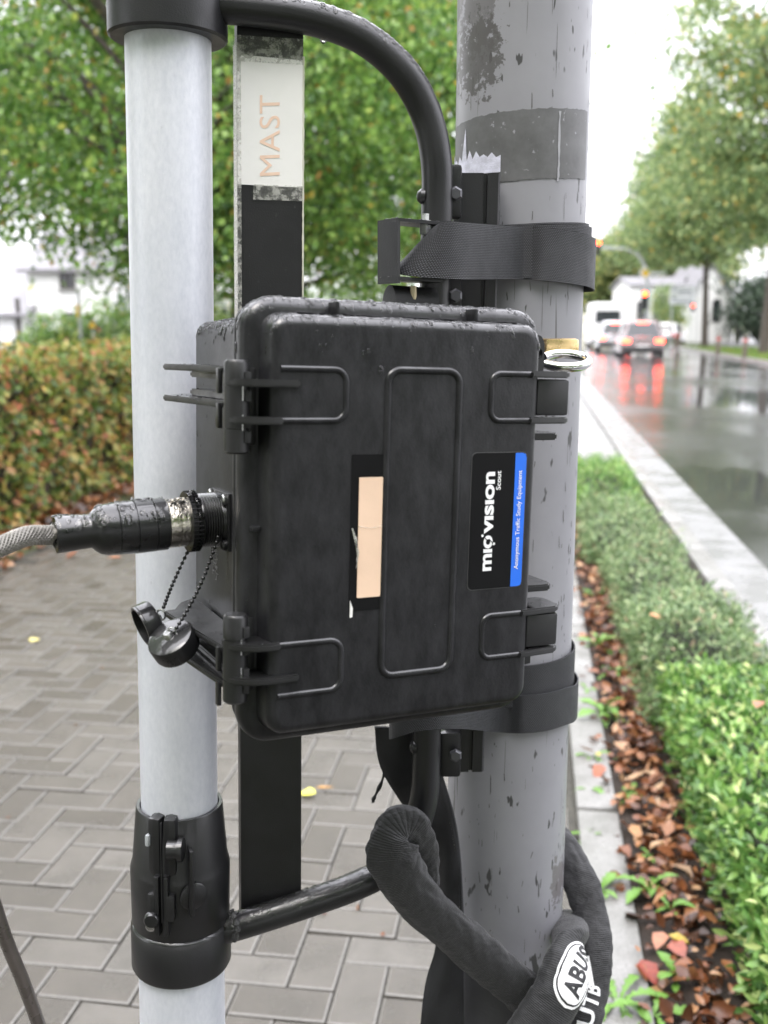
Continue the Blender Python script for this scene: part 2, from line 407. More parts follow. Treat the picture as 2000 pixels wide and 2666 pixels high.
P0 = gr(148, 2515)
def paver_geo(chf=.0045):
    hx, hy = PL / 2 - PG / 2, PW / 2 - PG / 2
    V = []; F = []
    for z_, i_ in ((-.02, 0), (-chf * .55, 0), (0, chf)):
        for sx_, sy_ in ((-1, -1), (1, -1), (1, 1), (-1, 1)): V.append((sx_ * (hx - i_), sy_ * (hy - i_), z_))
    for L_ in range(2):
        for k in range(4): F.append((L_ * 4 + k, L_ * 4 + (k + 1) % 4, L_ * 4 + 4 + (k + 1) % 4, L_ * 4 + 4 + k))
    F.append((8, 9, 10, 11)); return V, F
pvV, pvF = paver_geo()
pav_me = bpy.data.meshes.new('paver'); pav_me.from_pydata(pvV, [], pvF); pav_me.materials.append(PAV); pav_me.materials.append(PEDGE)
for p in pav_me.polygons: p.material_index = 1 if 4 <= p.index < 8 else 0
cells = []
p0u = (P0 - ORG).dot(U_); p0v = (P0 - ORG).dot(V_)
for a in range(-90, 90):
    for b in range(-40, 40):
        for kind in (0, 1):
            cu, cv = a + 4 * b, -a
            if kind == 0: c = (cu + 1, cv - .5)
            else: c = (cu + 2.5, cv)
            u = p0u + c[0] * PW; v = p0v + c[1] * PW
            hu, hv = (PW, PW / 2) if kind == 0 else (PW / 2, PW)
            if u + hu > -.135 + .05 or u - hu < -3.5 or v < -1.6 or v > 12.2: continue
            cells.append((u, v, kind))
def vis(P):
    d = P - Vector((0, 0, CH)); zc = d.y * CY - d.z * SY
    if zc < .3: return False
    x = 1000 + FPX * d.x / zc; y = 1333 - FPX * (d.y * SY + d.z * CY) / zc
    if not (-120 < x < 2120 and y < 2760): return False
    if 640 < x < 1400 and 780 < y < 1900: return False
    if 345 < x < 590: return False
    if 1180 < x < 1480: return False
    return True
inv = [(st(u, v).length, u, v, k) for u, v, k in cells if vis(st(u, v))]
inv.sort(); near = set((u, v, k) for _, u, v, k in inv[:296])
rest = MB()
for (u, v, k) in cells:
    c = st(u, v, rnd.gauss(0, .0012)); rz = -A8 + (math.pi / 2 if k else 0) + rnd.gauss(0, .006)
    tx, ty = rnd.gauss(0, .006), rnd.gauss(0, .006)
    if u > -.20: c -= U_ * .0
    if (u, v, k) in near:
        o = bpy.data.objects.new('paver', pav_me); COL.objects.link(o); o.parent = pv; o.location = c; o.rotation_euler = (tx, ty, rz)
    else:
        Rm = Matrix.Rotation(rz, 3, 'Z') @ Matrix.Rotation(tx, 3, 'X')
        rest.add([c + Rm @ Vector(p) for p in pvV], pvF)
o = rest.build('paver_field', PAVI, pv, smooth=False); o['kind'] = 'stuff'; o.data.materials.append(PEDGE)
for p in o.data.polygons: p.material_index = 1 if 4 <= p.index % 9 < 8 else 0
# kerb stones on the pavement side of the bed, one metre each
kb = struct(strip('bed_kerb_footing', -.13, 0, -3, 8.3, -.014, SAND))
for j in range(-2, 8):
    m = MB(); m.box(st(-.0655, j + .48 + rnd.uniform(-.01, .01), -.055), (.123, .992, .13), Matrix.Rotation(-A8, 3, 'Z'), .006); m.build('kerb_stone', CONC, kb, world=True)
struct(strip('planting_bed', 0.0, ROAD_L, -3, 8.3, -.004, SOIL, 6, 40))
rk = struct(strip('road_kerb_footing', ROAD_L, ROAD_L + .13, -3, 120, .002, SAND))
for j in range(-2, 30):
    m = MB(); m.box(st(ROAD_L + .065, j + .2, -.03), (.126, .992, .14), Matrix.Rotation(-A8, 3, 'Z'), .012); m.build('kerb_stone', CONC, rk)
gt = struct(strip('gutter', ROAD_L + .13, ROAD_L + .43, -3, 120, .003, GUT))
for j in range(-6, 42):
    m = MB(); m.box(st(ROAD_L + .135 + .145, j * .5 + .2, -.03), (.290, .4975, .08), Matrix.Rotation(-A8, 3, 'Z'), .0); m.build('gutter_stone', GUT, gt)
o = MB(); o.quadgrid([[st(ROAD_L, 8.3, .004), st(-.13, 8.3, .004)], [st(ROAD_L, 120, .004), st(-.13, 120, .004)]]); struct(o.build('far_pavement', CONC, smooth=False))
# verge and the side street beyond
mm = M('grass_soil', (.06, .09, .02), .8); mm.color(mm.ramp(mm.noise(1.2, 6), [(.3, (.05, .10, .015)), (.6, (.10, .17, .03)), (.75, (.20, .14, .05))])); mm.bump(mm.noise(40, 4), .6, .03); VERGE = mm.m
struct(strip('grass_verge', ROAD_L + 7.55, ROAD_L + 11.5, -5, 62, .06, VERGE, 4, 30))
m = MB(); m.box(st(ROAD_L + 7.475, 30, .0), (.15, 70, .24), Matrix.Rotation(-A8, 3, 'Z'), .02); o = struct(m.build('verge_kerb', CONC))
mm = M('wet_side_road', (.1, .1, .1), .3); mm.rough(mm.ramp(mm.noise(.5, 4), [(.4, .15), (.6, .4)])); SIDE = mm.m
struct(strip('side_road', ROAD_L + 11.5, ROAD_L + 40, -5, 140, .02, SIDE, 4, 10))
# grass blades on the verge
n = 16000; P = np.array([st(0, 0)]) + np.outer(rng.uniform(ROAD_L + 7.6, ROAD_L + 11.4, n), U_) + np.outer(rng.uniform(24, 60, n), V_); P[:, 2] = .06
D = rvec(n) * .5; D[:, 2] = 1; V, Q = leaf_mesh(P, D, rvec(n), rng.uniform(.05, .14, n), rng.uniform(.02, .05, n), detailed=False)
GRASS = leafmat('grass_blades', [(0, (.07, .14, .02)), (.6, (.14, .24, .04)), (.92, (.22, .26, .07)), (1, (.4, .22, .06))])
tag(fast('verge_grass', V, Q, GRASS), 'bright wet grass on the far verge, strewn with a few orange leaves', 'grass', kind='stuff')

# ================================================================= LEAF LITTER, HEDGES, WEEDS
DRYL = leafmat('dead_leaves', [(0, (.03, .015, .008)), (.35, (.11, .04, .018)), (.65, (.24, .085, .032)), (.88, (.36, .17, .075)), (1, (.46, .30, .17))], .12, .28)
def litter(n, fn, name, label, smin, smax, mat=DRYL):
    P = np.array([fn() for _ in range(n)]); N = rvec(n) * .75; N[:, 2] = np.abs(N[:, 2]) + .6
    D = rvec(n); D[:, 2] = rng.uniform(-.15, .5, n)
    L = rng.uniform(smin, smax, n); V, Q = leaf_mesh(P, D, N, L, L * rng.uniform(.45, .8, n), .22, rng.uniform(-.5, .6, n))
    o = fast(name, V, Q, mat); return tag(o, label, 'leaf litter', kind='stuff')
def f1():
    v = rnd.uniform(-1, 6.8); return tuple(st(min(.34, max(-.05, rnd.gauss(.11, .06))), v, rnd.uniform(.002, .035)))
litter(3000, f1, 'leaf_litter', 'brown and orange fallen leaves heaped between the bed kerb and the clipped hedge', .018, .055)
HB = lambda y: -2.62 + .125 * (y - 7.2)
def f2():
    y = rnd.uniform(4.0, 16); return (HB(y) + abs(rnd.gauss(0, .30)) - .3, y, rnd.uniform(.0, .04))
litter(6500, f2, 'leaf_litter', 'rust brown fallen leaves along the foot of the browning hedge on the left', .04, .10)
def f3():
    u = -rnd.random() ** 1.0 * 2.4 - .15; v = rnd.uniform(-.2, 7); return tuple(st(u, v, .004))
litter(170, f3, 'pavement_litter', 'tiny scraps of leaf and seed scattered over the wet pavers', .006, .020)
# big single leaves
def big_leaf(px, py, L, wd, col, label, zz=.012, curl=.25, group=None, rz=None):
    p = gr(px, py, zz); a = rnd.uniform(0, 6.28) if rz is None else rz
    D = np.array([[math.cos(a), math.sin(a), .05]]); N = np.array([[rnd.uniform(-.3, .3), rnd.uniform(-.3, .3), 1.0]])
    V, Q = leaf_mesh(np.array([[0, 0, 0]]) - D * L / 2, D, N, np.array([L]), np.array([wd]), .12, curl)
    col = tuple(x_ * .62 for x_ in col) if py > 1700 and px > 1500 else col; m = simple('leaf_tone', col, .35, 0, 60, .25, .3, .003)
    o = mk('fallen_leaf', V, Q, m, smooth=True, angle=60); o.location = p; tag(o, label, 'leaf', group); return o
big_leaf(803, 2066, .055, .05, (.75, .72, .12), 'pale yellow leaf lying on the pavers right of the black flat bar', .006, -.1)
big_leaf(845, 2048, .06, .012, (.42, .22, .05), 'curled tan leaf stalk beside the pale yellow leaf on the pavers', .006, .1, rz=.1)
big_leaf(90, 1665, .07, .05, (.70, .62, .25), 'pale cream leaf lying alone on the pavers left of the silver mast', .006, .1)
big_leaf(305, 1448, .13, .04, (.55, .22, .1), 'long orange brown leaf on the pavers near the left leaf litter', .008, .2, rz=.4)
big_leaf(1622, 1940, .085, .06, (.62, .36, .20), 'large pale brown leaf, highest of the big leaves in the litter strip', .045, .3)
big_leaf(1560, 2000, .08, .045, (.45, .13, .05), 'rusty curled leaf at the kerb edge below the green weeds', .03, .4)
big_leaf(1655, 2030, .08, .045, (.60, .38, .22), 'tan curled leaf lying across the middle of the litter strip', .045, -.4)
big_leaf(1655, 2160, .075, .035, (.52, .26, .09), 'narrow orange leaf lying crosswise in the litter beside the kerb', .04, .3)
big_leaf(1770, 2250, .10, .045, (.50, .32, .20), 'big dull brown leaf leaning against the hedge foot', .06, .3, rz=2.0)
big_leaf(1690, 2520, .075, .05, (.36, .06, .03), 'dark red leaf at the lower end of the litter strip by the kerb', .03, .3)
big_leaf(1765, 2465, .06, .045, (.45, .12, .07), 'reddish brown leaf next to a yellow one near the hedge foot', .035, .2)
big_leaf(1768, 2440, .05, .03, (.62, .45, .06), 'small mustard yellow leaf between two red leaves near the hedge foot', .04, .2)
big_leaf(1718, 2440, .06, .04, (.58, .24, .13), 'pinkish orange leaf above the dark red one near the kerb', .03, .3)
big_leaf(1558, 1962, .035, .022, (.70, .55, .08), 'tiny bright yellow leaf near the upper kerb edge of the litter', .03, .1)
big_leaf(1975, 1830, .05, .04, (.48, .20, .10), 'brown leaf lying on top of the clipped green hedge', .325, .2)
big_leaf(1705, 1600, .05, .04, (.60, .28, .14), 'orange leaf caught on top of the loose shrub behind the hedge', .36, .2)
# clipped hedge: leaves over its top and sides
HEDG = leafmat('hedge_leaves', [(0, (.05, .12, .03)), (.35, (.12, .26, .06)), (.7, (.24, .42, .10)), (.92, (.40, .56, .18)), (1, (.58, .62, .26))], .3, .26)
HEDM = leafmat('shrub_leaves', [(0, (.06, .11, .04)), (.35, (.14, .23, .09)), (.75, (.27, .38, .17)), (.94, (.42, .50, .26)), (1, (.42, .28, .2))], .25, .28)
def hedge(name, label, cat, u0, u1, v0, v1, h, n, Lr, Wr, mat, bumpy=.03, core=True, spread=.9, lump=0.0):
    vc, vh = (v0 + v1) / 2, (v1 - v0) / 2
    P = []; N = []
    aT = (u1 - u0) * (v1 - v0) * 1.15; aS = 2 * h * (v1 - v0); aE = 2 * h * (u1 - u0); tot = aT + aS + aE
    for _ in range(n):
        r = rnd.random() * tot; dp = abs(rnd.gauss(0, .035))
        if r < aT: u, v, z_ = rnd.uniform(u0, u1), rnd.uniform(v0, v1), h - dp; nn = Vector((0, 0, 1))
        elif r < aT + aS:
            s_ = rnd.random() < .5; z_ = h * rnd.random() ** .8; u = (u0 + dp) if s_ else (u1 - dp); v = rnd.uniform(v0, v1); nn = -U_ if s_ else U_
            nn = nn + Vector((0, 0, .35))
        else:
            s_ = rnd.random() < .5; z_ = h * rnd.random() ** .8; v = (v0 + dp) if s_ else (v1 - dp); u = rnd.uniform(u0, u1); nn = -V_ if s_ else V_
            nn = nn + Vector((0, 0, .35))
        q = st(u, v, z_); ph = math.sin(q.x * 23 + q.y * 11) * math.sin(q.y * 17 - q.x * 7 + 1.3) + .6 * math.sin(q.x * 51 + q.y * 43)
        q.z *= (1 - lump * 1.1 * abs((v - vc) / vh) ** 4)
        q.z *= 1 + lump * (.5 * math.sin(v * 4.1 + u0 * 50) * math.sin(u * 6 + v0 * 9 + 1) + .3 * math.sin(v * 9.7 + u * 5) - .15 - .5 * (2 * (u - (u0 + u1) / 2) / (u1 - u0)) ** 4)
        q = q + nn.normalized() * (ph * bumpy * .6 + rnd.gauss(0, bumpy * .4)); 
        if (z_ / h) > .82 and (min(u - u0, u1 - u) < .05): q.z -= rnd.uniform(0, .05)
        P.append(q); N.append(nn.normalized())
    P = np.array([tuple(p) for p in P]); N = np.array([tuple(p) for p in N])
    D = N * .7 + rvec(n) * spread; D[:, 2] += .25; NN = N + rvec(n) * .7
    L = rng.uniform(*Lr, n); V, Q = leaf_mesh(P, D, NN, L, rng.uniform(*Wr, n), .2, rng.uniform(-.1, .4, n))
    root = thing(name, label, cat, tuple(st((u0 + u1) / 2, (v0 + v1) / 2, 0)))
    fast('foliage', V, Q, mat, root)['kind'] = 'stuff'
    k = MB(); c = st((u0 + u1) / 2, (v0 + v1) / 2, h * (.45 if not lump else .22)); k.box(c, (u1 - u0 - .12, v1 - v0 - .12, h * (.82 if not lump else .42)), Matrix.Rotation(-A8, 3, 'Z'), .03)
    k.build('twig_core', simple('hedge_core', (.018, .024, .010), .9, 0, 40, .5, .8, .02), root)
    tw = MB()
    for _ in range(int((v1 - v0) * 14)):
        u, v = rnd.uniform(u0 + .02, u1 - .02), rnd.uniform(v0, v1); a = st(u, v, 0)
        tw.tube([a, a + Vector((rnd.gauss(0, .03), rnd.gauss(0, .03), h * .5)), a + Vector((rnd.gauss(0, .06), rnd.gauss(0, .06), h * .9))], [.005, .003, .0015], 5)
    tw.build('stems', TWIG, root)['kind'] = 'stuff'; return root
hedge('clipped_hedge', 'low bright green clipped hedge filling the bed at the lower right', 'hedge', .20, .67, -1.0, 1.60, .29, 15000, (.026, .044), (.012, .019), HEDG, .022)
hedge('loose_shrub', 'loose dull green shrub in the bed just behind the clipped hedge', 'shrub', .17, .62, 1.65, 2.75, .33, 7500, (.024, .046), (.007, .013), HEDM, .05, lump=.45, spread=1.3)
hedge('loose_shrub', 'second dull green shrub in the row, its top pale with small leaves', 'shrub', .14, .56, 2.90, 4.05, .30, 5200, (.022, .04), (.007, .011), HEDM, .06, lump=.45, spread=1.3)
hedge('loose_shrub', 'third shrub along the bed, low and partly brown', 'shrub', .08, .52, 4.2, 5.6, .28, 5000, (.022, .045), (.008, .014), HEDM, .06, lump=.45, spread=1.3)
hedge('loose_shrub', 'farthest bright green shrub of the bed, where the strip meets the white wet road', 'shrub', .05, .56, 5.8, 8.0, .28, 5500, (.025, .05), (.01, .018), HEDG, .06, lump=.4)
# weeds
WEED = simple('weed_leaf', (.13, .27, .04), .32, 0, 50, .25, .3, .003)
def weed_leaf_mesh(k):
    pts = [(0, .004)]; L = 1.0
    prof = [(.0, .03), (.15, .05), (.25, .12), (.3, .07), (.42, .18), (.47, .10), (.6, .26), (.66, .16), (.78, .28), (.9, .18), (1, .01)]
    V = []; F = []
    for t, w_ in prof:
        zc = .55 * t - .75 * t * t * (1 + .2 * k); V += [(t, -w_, zc + w_ * .35), (t, 0, zc), (t, w_, zc + w_ * .35)]
    for i in range(len(prof) - 1):
        b = i * 3; F += [(b, b + 1, b + 4, b + 3), (b + 1, b + 2, b + 5, b + 4)]
    me = bpy.data.meshes.new('leaf'); me.from_pydata(V, [], F); me.materials.append(WEED)
    me.polygons.foreach_set('use_smooth', [True] * len(F)); return me
WL = [weed_leaf_mesh(k) for k in range(3)]
def weed(px, py, L, nl, label, up=.5, z=.0):
    r = thing('weed', label, 'weed', tuple(gr(px, py, z)))
    for k in range(nl):
        o = bpy.data.objects.new('leaf', WL[k % 3]); COL.objects.link(o); o.parent = r
        s_ = L * rnd.uniform(.45, 1.0); o.scale = (s_, s_ * rnd.uniform(.4, .75), s_)
        o.rotation_euler = (rnd.uniform(-.3, .3), -up * rnd.uniform(.3, 1.3), 6.283 * k / nl + rnd.uniform(-.4, .4))
weed(1558, 1690, .12, 9, 'upright green weed right of the pole, above the lower strap', .9)
weed(1568, 1870, .13, 10, 'leafy green weed beside the pole at the height of the lower strap', .8)
weed(1540, 1975, .07, 6, 'small green weed in the pavement joint close against the pole', .5)
weed(1535, 2060, .06, 6, 'tiny weed growing from the kerb joint below the lower strap', .4)
weed(1530, 2180, .075, 5, 'flat star-shaped weed in the joint between pavers and kerb', .15)
weed(1690, 2330, .10, 9, 'tufted green weed growing out of the brown litter beside the kerb', .8)
weed(1695, 2240, .05, 6, 'small pale weed poking through the litter above the tufted one', .7)
weed(1610, 2620, .11, 7, 'broad-leaved weed on the kerb below the white lock lettering', .5)
weed(1700, 2650, .10, 6, 'jagged-leaved weed at the bottom edge beside the kerb', .4)
weed(1625, 1975, .05, 5, 'little weed sprouting among the big pale leaves', .6)
weed(1530, 1800, .06, 6, 'yellow-green weed hugging the right side of the pole', .8)

for px, py, lab in ((1600, 1880, 'small green sprout between shrub foot and kerb'), (1640, 2085, 'thin weed tuft in the middle of the brown litter'), (1745, 2380, 'low weed at the foot of the clipped hedge'), (1545, 1560, 'pale green weed beside the pole near the lower latch'), (1600, 1760, 'bushy weed where the loose shrub meets the kerb'), (1560, 2330, 'single weed growing from the pavement edge of the kerb'), (1760, 2560, 'weed with narrow leaves on the bare soil at the bottom')):
    weed(px, py, .085, 8, lab, .8)
# browning beech hedge on the left
BEECH = leafmat('beech_leaves', [(0, (.05, .09, .02)), (.28, (.12, .20, .035)), (.55, (.26, .30, .06)), (.72, (.38, .30, .08)), (.85, (.42, .22, .09)), (.95, (.36, .12, .05)), (1, (.55, .40, .08))], .3, .38)
def beech():
    root = thing('beech_hedge', 'tall clipped beech hedge turning brown and orange, left of the silver mast', 'hedge', (HB(9) - .6, 9, 0))
    n = 26000; P = []; N = []
    for _ in range(n):
        y = rnd.uniform(3.2, 16); r = rnd.random(); dp = abs(rnd.gauss(0, .06))
        if r < .72: z_ = 1.24 * rnd.random() ** .85; nn = (1, -.1, .2); dp += .10 * max(0, math.sin(y * 7.3 + z_ * 4)) * max(0, math.sin(z_ * 11 + y * 3.1)); x = HB(y) - dp
        elif r < .94: x = HB(y) - rnd.uniform(0, 1.1); z_ = 1.24 - dp; nn = (0, 0, 1)
        else: x = HB(16) - rnd.uniform(0, 1.1); y = 16; z_ = rnd.uniform(0, 1.24); nn = (0, 1, 0)
        wob = .07 * math.sin(y * 5 + z_ * 6) * math.sin(z_ * 9 + y * 2.3)
        P.append((x + wob + rnd.gauss(0, .03), y, z_ + (wob + rnd.gauss(0, .03)) * (r > .6))); N.append(nn)
    P = np.array(P); N = np.array(N, float); D = N * .5 + rvec(n) * .8; D[:, 2] -= .35
    L = rng.uniform(.05, .085, n); V, Q = leaf_mesh(P, D, N + rvec(n) * .6, L, L * rng.uniform(.5, .7, n), .15, rng.uniform(-.1, .3, n))
    fast('foliage', V, Q, BEECH, root)['kind'] = 'stuff'
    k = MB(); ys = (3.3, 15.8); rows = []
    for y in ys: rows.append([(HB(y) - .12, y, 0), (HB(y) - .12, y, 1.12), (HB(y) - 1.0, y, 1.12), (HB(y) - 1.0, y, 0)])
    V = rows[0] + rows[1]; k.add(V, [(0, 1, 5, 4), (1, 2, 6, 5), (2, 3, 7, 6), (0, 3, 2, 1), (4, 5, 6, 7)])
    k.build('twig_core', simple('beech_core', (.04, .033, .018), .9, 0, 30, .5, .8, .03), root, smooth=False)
    tw = MB()
    for _ in range(60):
        y = rnd.uniform(3.4, 15); a = Vector((HB(y) - rnd.uniform(.05, .25), y, 0)); tw.tube([a, a + Vector((rnd.gauss(0, .05), rnd.gauss(0, .1), .6)), a + Vector((.05, rnd.gauss(0, .15), 1.1))], [.015, .01, .004], 5)
    tw.build('stems', TWIG, root)['kind'] = 'stuff'
beech()

# ================================================================= TREES
LIME = leafmat('lime_leaves', [(0, (.05, .12, .028)), (.3, (.105, .215, .042)), (.6, (.18, .32, .065)), (.88, (.28, .43, .10)), (.95, (.40, .50, .11)), (.975, (.36, .18, .06)), (1, (.60, .45, .07))], .45, .35)
LIME2 = leafmat('street_tree_leaves', [(0, (.085, .15, .06)), (.3, (.17, .26, .10)), (.65, (.28, .38, .15)), (.93, (.40, .46, .20)), (.975, (.5, .40, .08)), (1, (.6, .36, .06))], .42, .4)
DARKL = leafmat('dark_shrub_leaves', [(0, (.015, .03, .02)), (1, (.05, .085, .04))], .2, .4)
FARL = leafmat('far_leaves', [(0, (.11, .16, .06)), (.6, (.20, .27, .10)), (1, (.42, .38, .12))], .4, .6)
def tree(name, label, base, h, crown_z, rad, nclump, nleaf, L, mat, trunk_r=.2, group=None, lean=(0, 0), seed=1, csig=.55, squash=.55, droop=0):
    r_ = random.Random(seed); g = np.random.default_rng(seed)
    root = thing(name, label, 'tree' if 'tree' in name else 'bush', base, group)
    B = Vector(base); T = B + Vector((lean[0], lean[1], h * .93))
    m = MB(); pts = [B - Vector((0, 0, .1)), B + Vector((0, 0, .25)), B.lerp(T, .3) + Vector((r_.gauss(0, .05), 0, 0)), B.lerp(T, .6), T]
    m.tube(bez(pts, 4), [trunk_r * (1.35 if i == 0 else 1.0 - .8 * i / 16) for i in range(17)], 10); m.build('trunk', BARK, root)
    C = []; br = MB()
    for k in range(nclump):
        while True:
            d = Vector((r_.uniform(-1, 1), r_.uniform(-1, 1), r_.uniform(-1, 1)))
            if .35 < d.length < 1: break
        c = B + Vector((lean[0] * .7, lean[1] * .7, 0)) + Vector((d.x * rad[0], d.y * rad[1], crown_z[0] + (crown_z[1] - crown_z[0]) * (.5 + .5 * d.z)))
        c.z -= droop * (d.x ** 2 + d.y ** 2); C.append(c)
        if k % 3 == 0:
            t = max(.2, min(.9, (c.z - B.z) / (h) * .75)); a = B.lerp(T, t); mid = a.lerp(c, .5) + Vector((0, 0, .3 * abs(c.z - a.z)))
            rr = trunk_r * .32 * (1 - t * .6)
            br.tube(bez([a, mid, c], 4), [rr * (1 - .8 * i / 8) for i in range(9)], 6)
    br.build('limb', BARK, root)
    C = np.array([tuple(c) for c in C]); idx = g.integers(0, nclump, nleaf)
    s_ = csig * (.6 + .8 * g.random(nclump))[idx][:, None]
    P = C[idx] + g.normal(size=(nleaf, 3)) * s_ * np.array([1, 1, squash]); P[:, 2] -= .25 * s_[:, 0] * (np.linalg.norm((P - C[idx])[:, :2], axis=1) / np.maximum(s_[:, 0], .01)) ** 2 * .3
    keep = P[:, 2] > base[2] + .2; P = P[keep]; n = len(P)
    D = g.normal(size=(n, 3)); D[:, 2] -= .9; N = g.normal(size=(n, 3)) * .6; N[:, 2] += 1
    Ls = L * g.uniform(.7, 1.25, n); V, Q = leaf_mesh(P, D, N, Ls, Ls * g.uniform(.55, .85, n), .12, detailed=False)
    fast('crown', V, Q, mat, root)['kind'] = 'stuff'; return root
# left row of limes behind the mast and the box
LG = 'lime trees behind the hedge'
tree('lime_tree', 'nearest leafy green lime tree filling the top left corner', (-3.05, 14.5, 0), 11, (1.9, 9.5), (3.9, 3.2), 150, 31000, .105, LIME, .22, seed=11, csig=.48, squash=.5, droop=.75)
tree('lime_tree', 'lime tree seen between the black flat bar and the curved bracket pipe', (-1.65, 16.5, 0), 10, (1.5, 9.2), (3.2, 3.0), 150, 36000, .105, LIME, .20, seed=12, csig=.47, squash=.5, droop=.6)
tree('lime_tree', 'lime tree whose foliage shows just left of the grey pole top', (.9, 20.5, 0), 12, (2.2, 11), (2.1, 3.0), 110, 24000, .14, LIME, .22, seed=13, csig=.55, squash=.5, droop=.7)
tree('lime_tree', 'farther lime tree at the left behind the white house gable', (-9.0, 24, 0), 13, (4.0, 12), (4.2, 3.5), 110, 22000, .16, LIME, .25, seed=14, csig=.7, squash=.5, droop=1)
tree('lime_tree', 'lime tree farther back whose crown fills the gap behind the flat bar', (-3.6, 26, 0), 12, (2.2, 11), (4.5, 3.5), 120, 24000, .17, LIME, .25, seed=15, csig=.75, squash=.5, droop=.8)
# unseen trees added beside and behind the viewpoint to dim light on front faces
for k, (x, y) in enumerate(((-5.0, -4.0), (-1.5, -7.5), (3.5, -8.0), (-8, 3.5), (8.5, -6), (-5, -12))):
    tree('lime_tree', ('unseen lime tree added behind the viewpoint, left', 'unseen lime tree added straight behind the viewpoint', 'unseen lime tree added behind the viewpoint by the road', 'unseen lime tree added left of the viewpoint beyond the beech hedge', 'unseen tree added across the road behind the viewpoint', 'farthest unseen lime tree added behind the viewpoint')[k], (x, y, 0), 9.5, (1.6, 8.5), (3.2, 3.2), 90, 7000, .30, LIME, .22, seed=40 + k, csig=.6)
# right-hand street trees
tree('street_tree', 'big street tree at the right edge with a thick dark trunk on the verge', tuple(gr(1988, 925)), 20, (5.2, 20), (5.0, 5), 130, 29000, .27, LIME2, .30, seed=21, csig=.95, squash=.45, droop=1.8, lean=(.6, 0))
tree('street_tree', 'slimmer street tree left of the big one, trunk in front of the chapel gable', tuple(gr(1834, 905)), 16, (5.4, 14.5), (4.4, 4.5), 90, 18000, .29, LIME2, .27, seed=22, csig=.95, squash=.45, droop=1.2, lean=(-.6, 0))
tree('street_tree', 'far street tree behind the traffic light arm', tuple(gr(1745, 880)), 19, (6.5, 17), (4.6, 5), 80, 14000, .42, LIME2, .3, seed=23, csig=1.1, squash=.5, droop=1.5)
tree('yellowing_tree', 'hazy yellow-green tree at the end of the street above the white van', (26, 118, 0), 12, (3, 11), (5.5, 5), 80, 12000, .6, FARL, .4, seed=24, csig=1.3)
tree('yellowing_tree', 'hazy green tree far behind the cars, right of the van', (35, 125, 0), 13, (3, 12), (6, 6), 80, 12000, .6, FARL, .4, seed=25, csig=1.3)
tree('dark_bush', 'dark evergreen bush between the chapel and the right trunk', (29.0, 80, 0), 6, (.4, 6), (3.0, 2.2), 40, 9000, .28, DARKL, .12, seed=26, csig=.8)
tree('small_conifer_bush', 'small pointed green bush in front of the chapel side wall', tuple(gr(1734, 893)), 4.6, (.3, 4.4), (1.0, .9), 26, 3500, .2, LIME2, .08, seed=27, csig=.35)
for px, py, s_, lab, mt in ((870, 890, 1.9, 'tall garden bush behind the case, between flat bar and pole', LIME), (1040, 890, 1.7, 'garden bush just left of the grey pole, behind the strap hook', LIME2), (640, 890, 1.5, 'garden bush seen in the gap left of the flat bar', LIME2), (180, 905, 1, 'low green garden bush below the left house window', LIME), (300, 905, 1.1, 'low garden bush just left of the silver mast, before the house', LIME), (235, 905, .8, 'smallest garden bush, beside the sign post', LIME2), (690, 880, 1, 'leafy bush glimpsed between the mast and the flat bar', LIME)):
    b = at(px, py, 30 + s_); b.z = 0; tree('garden_bush', lab, tuple(b), 1.7 * s_, (.1, 1.9 * s_), (1.5, 1.2), 30, 4200, .12, mt, .04, seed=int(px), csig=.3)

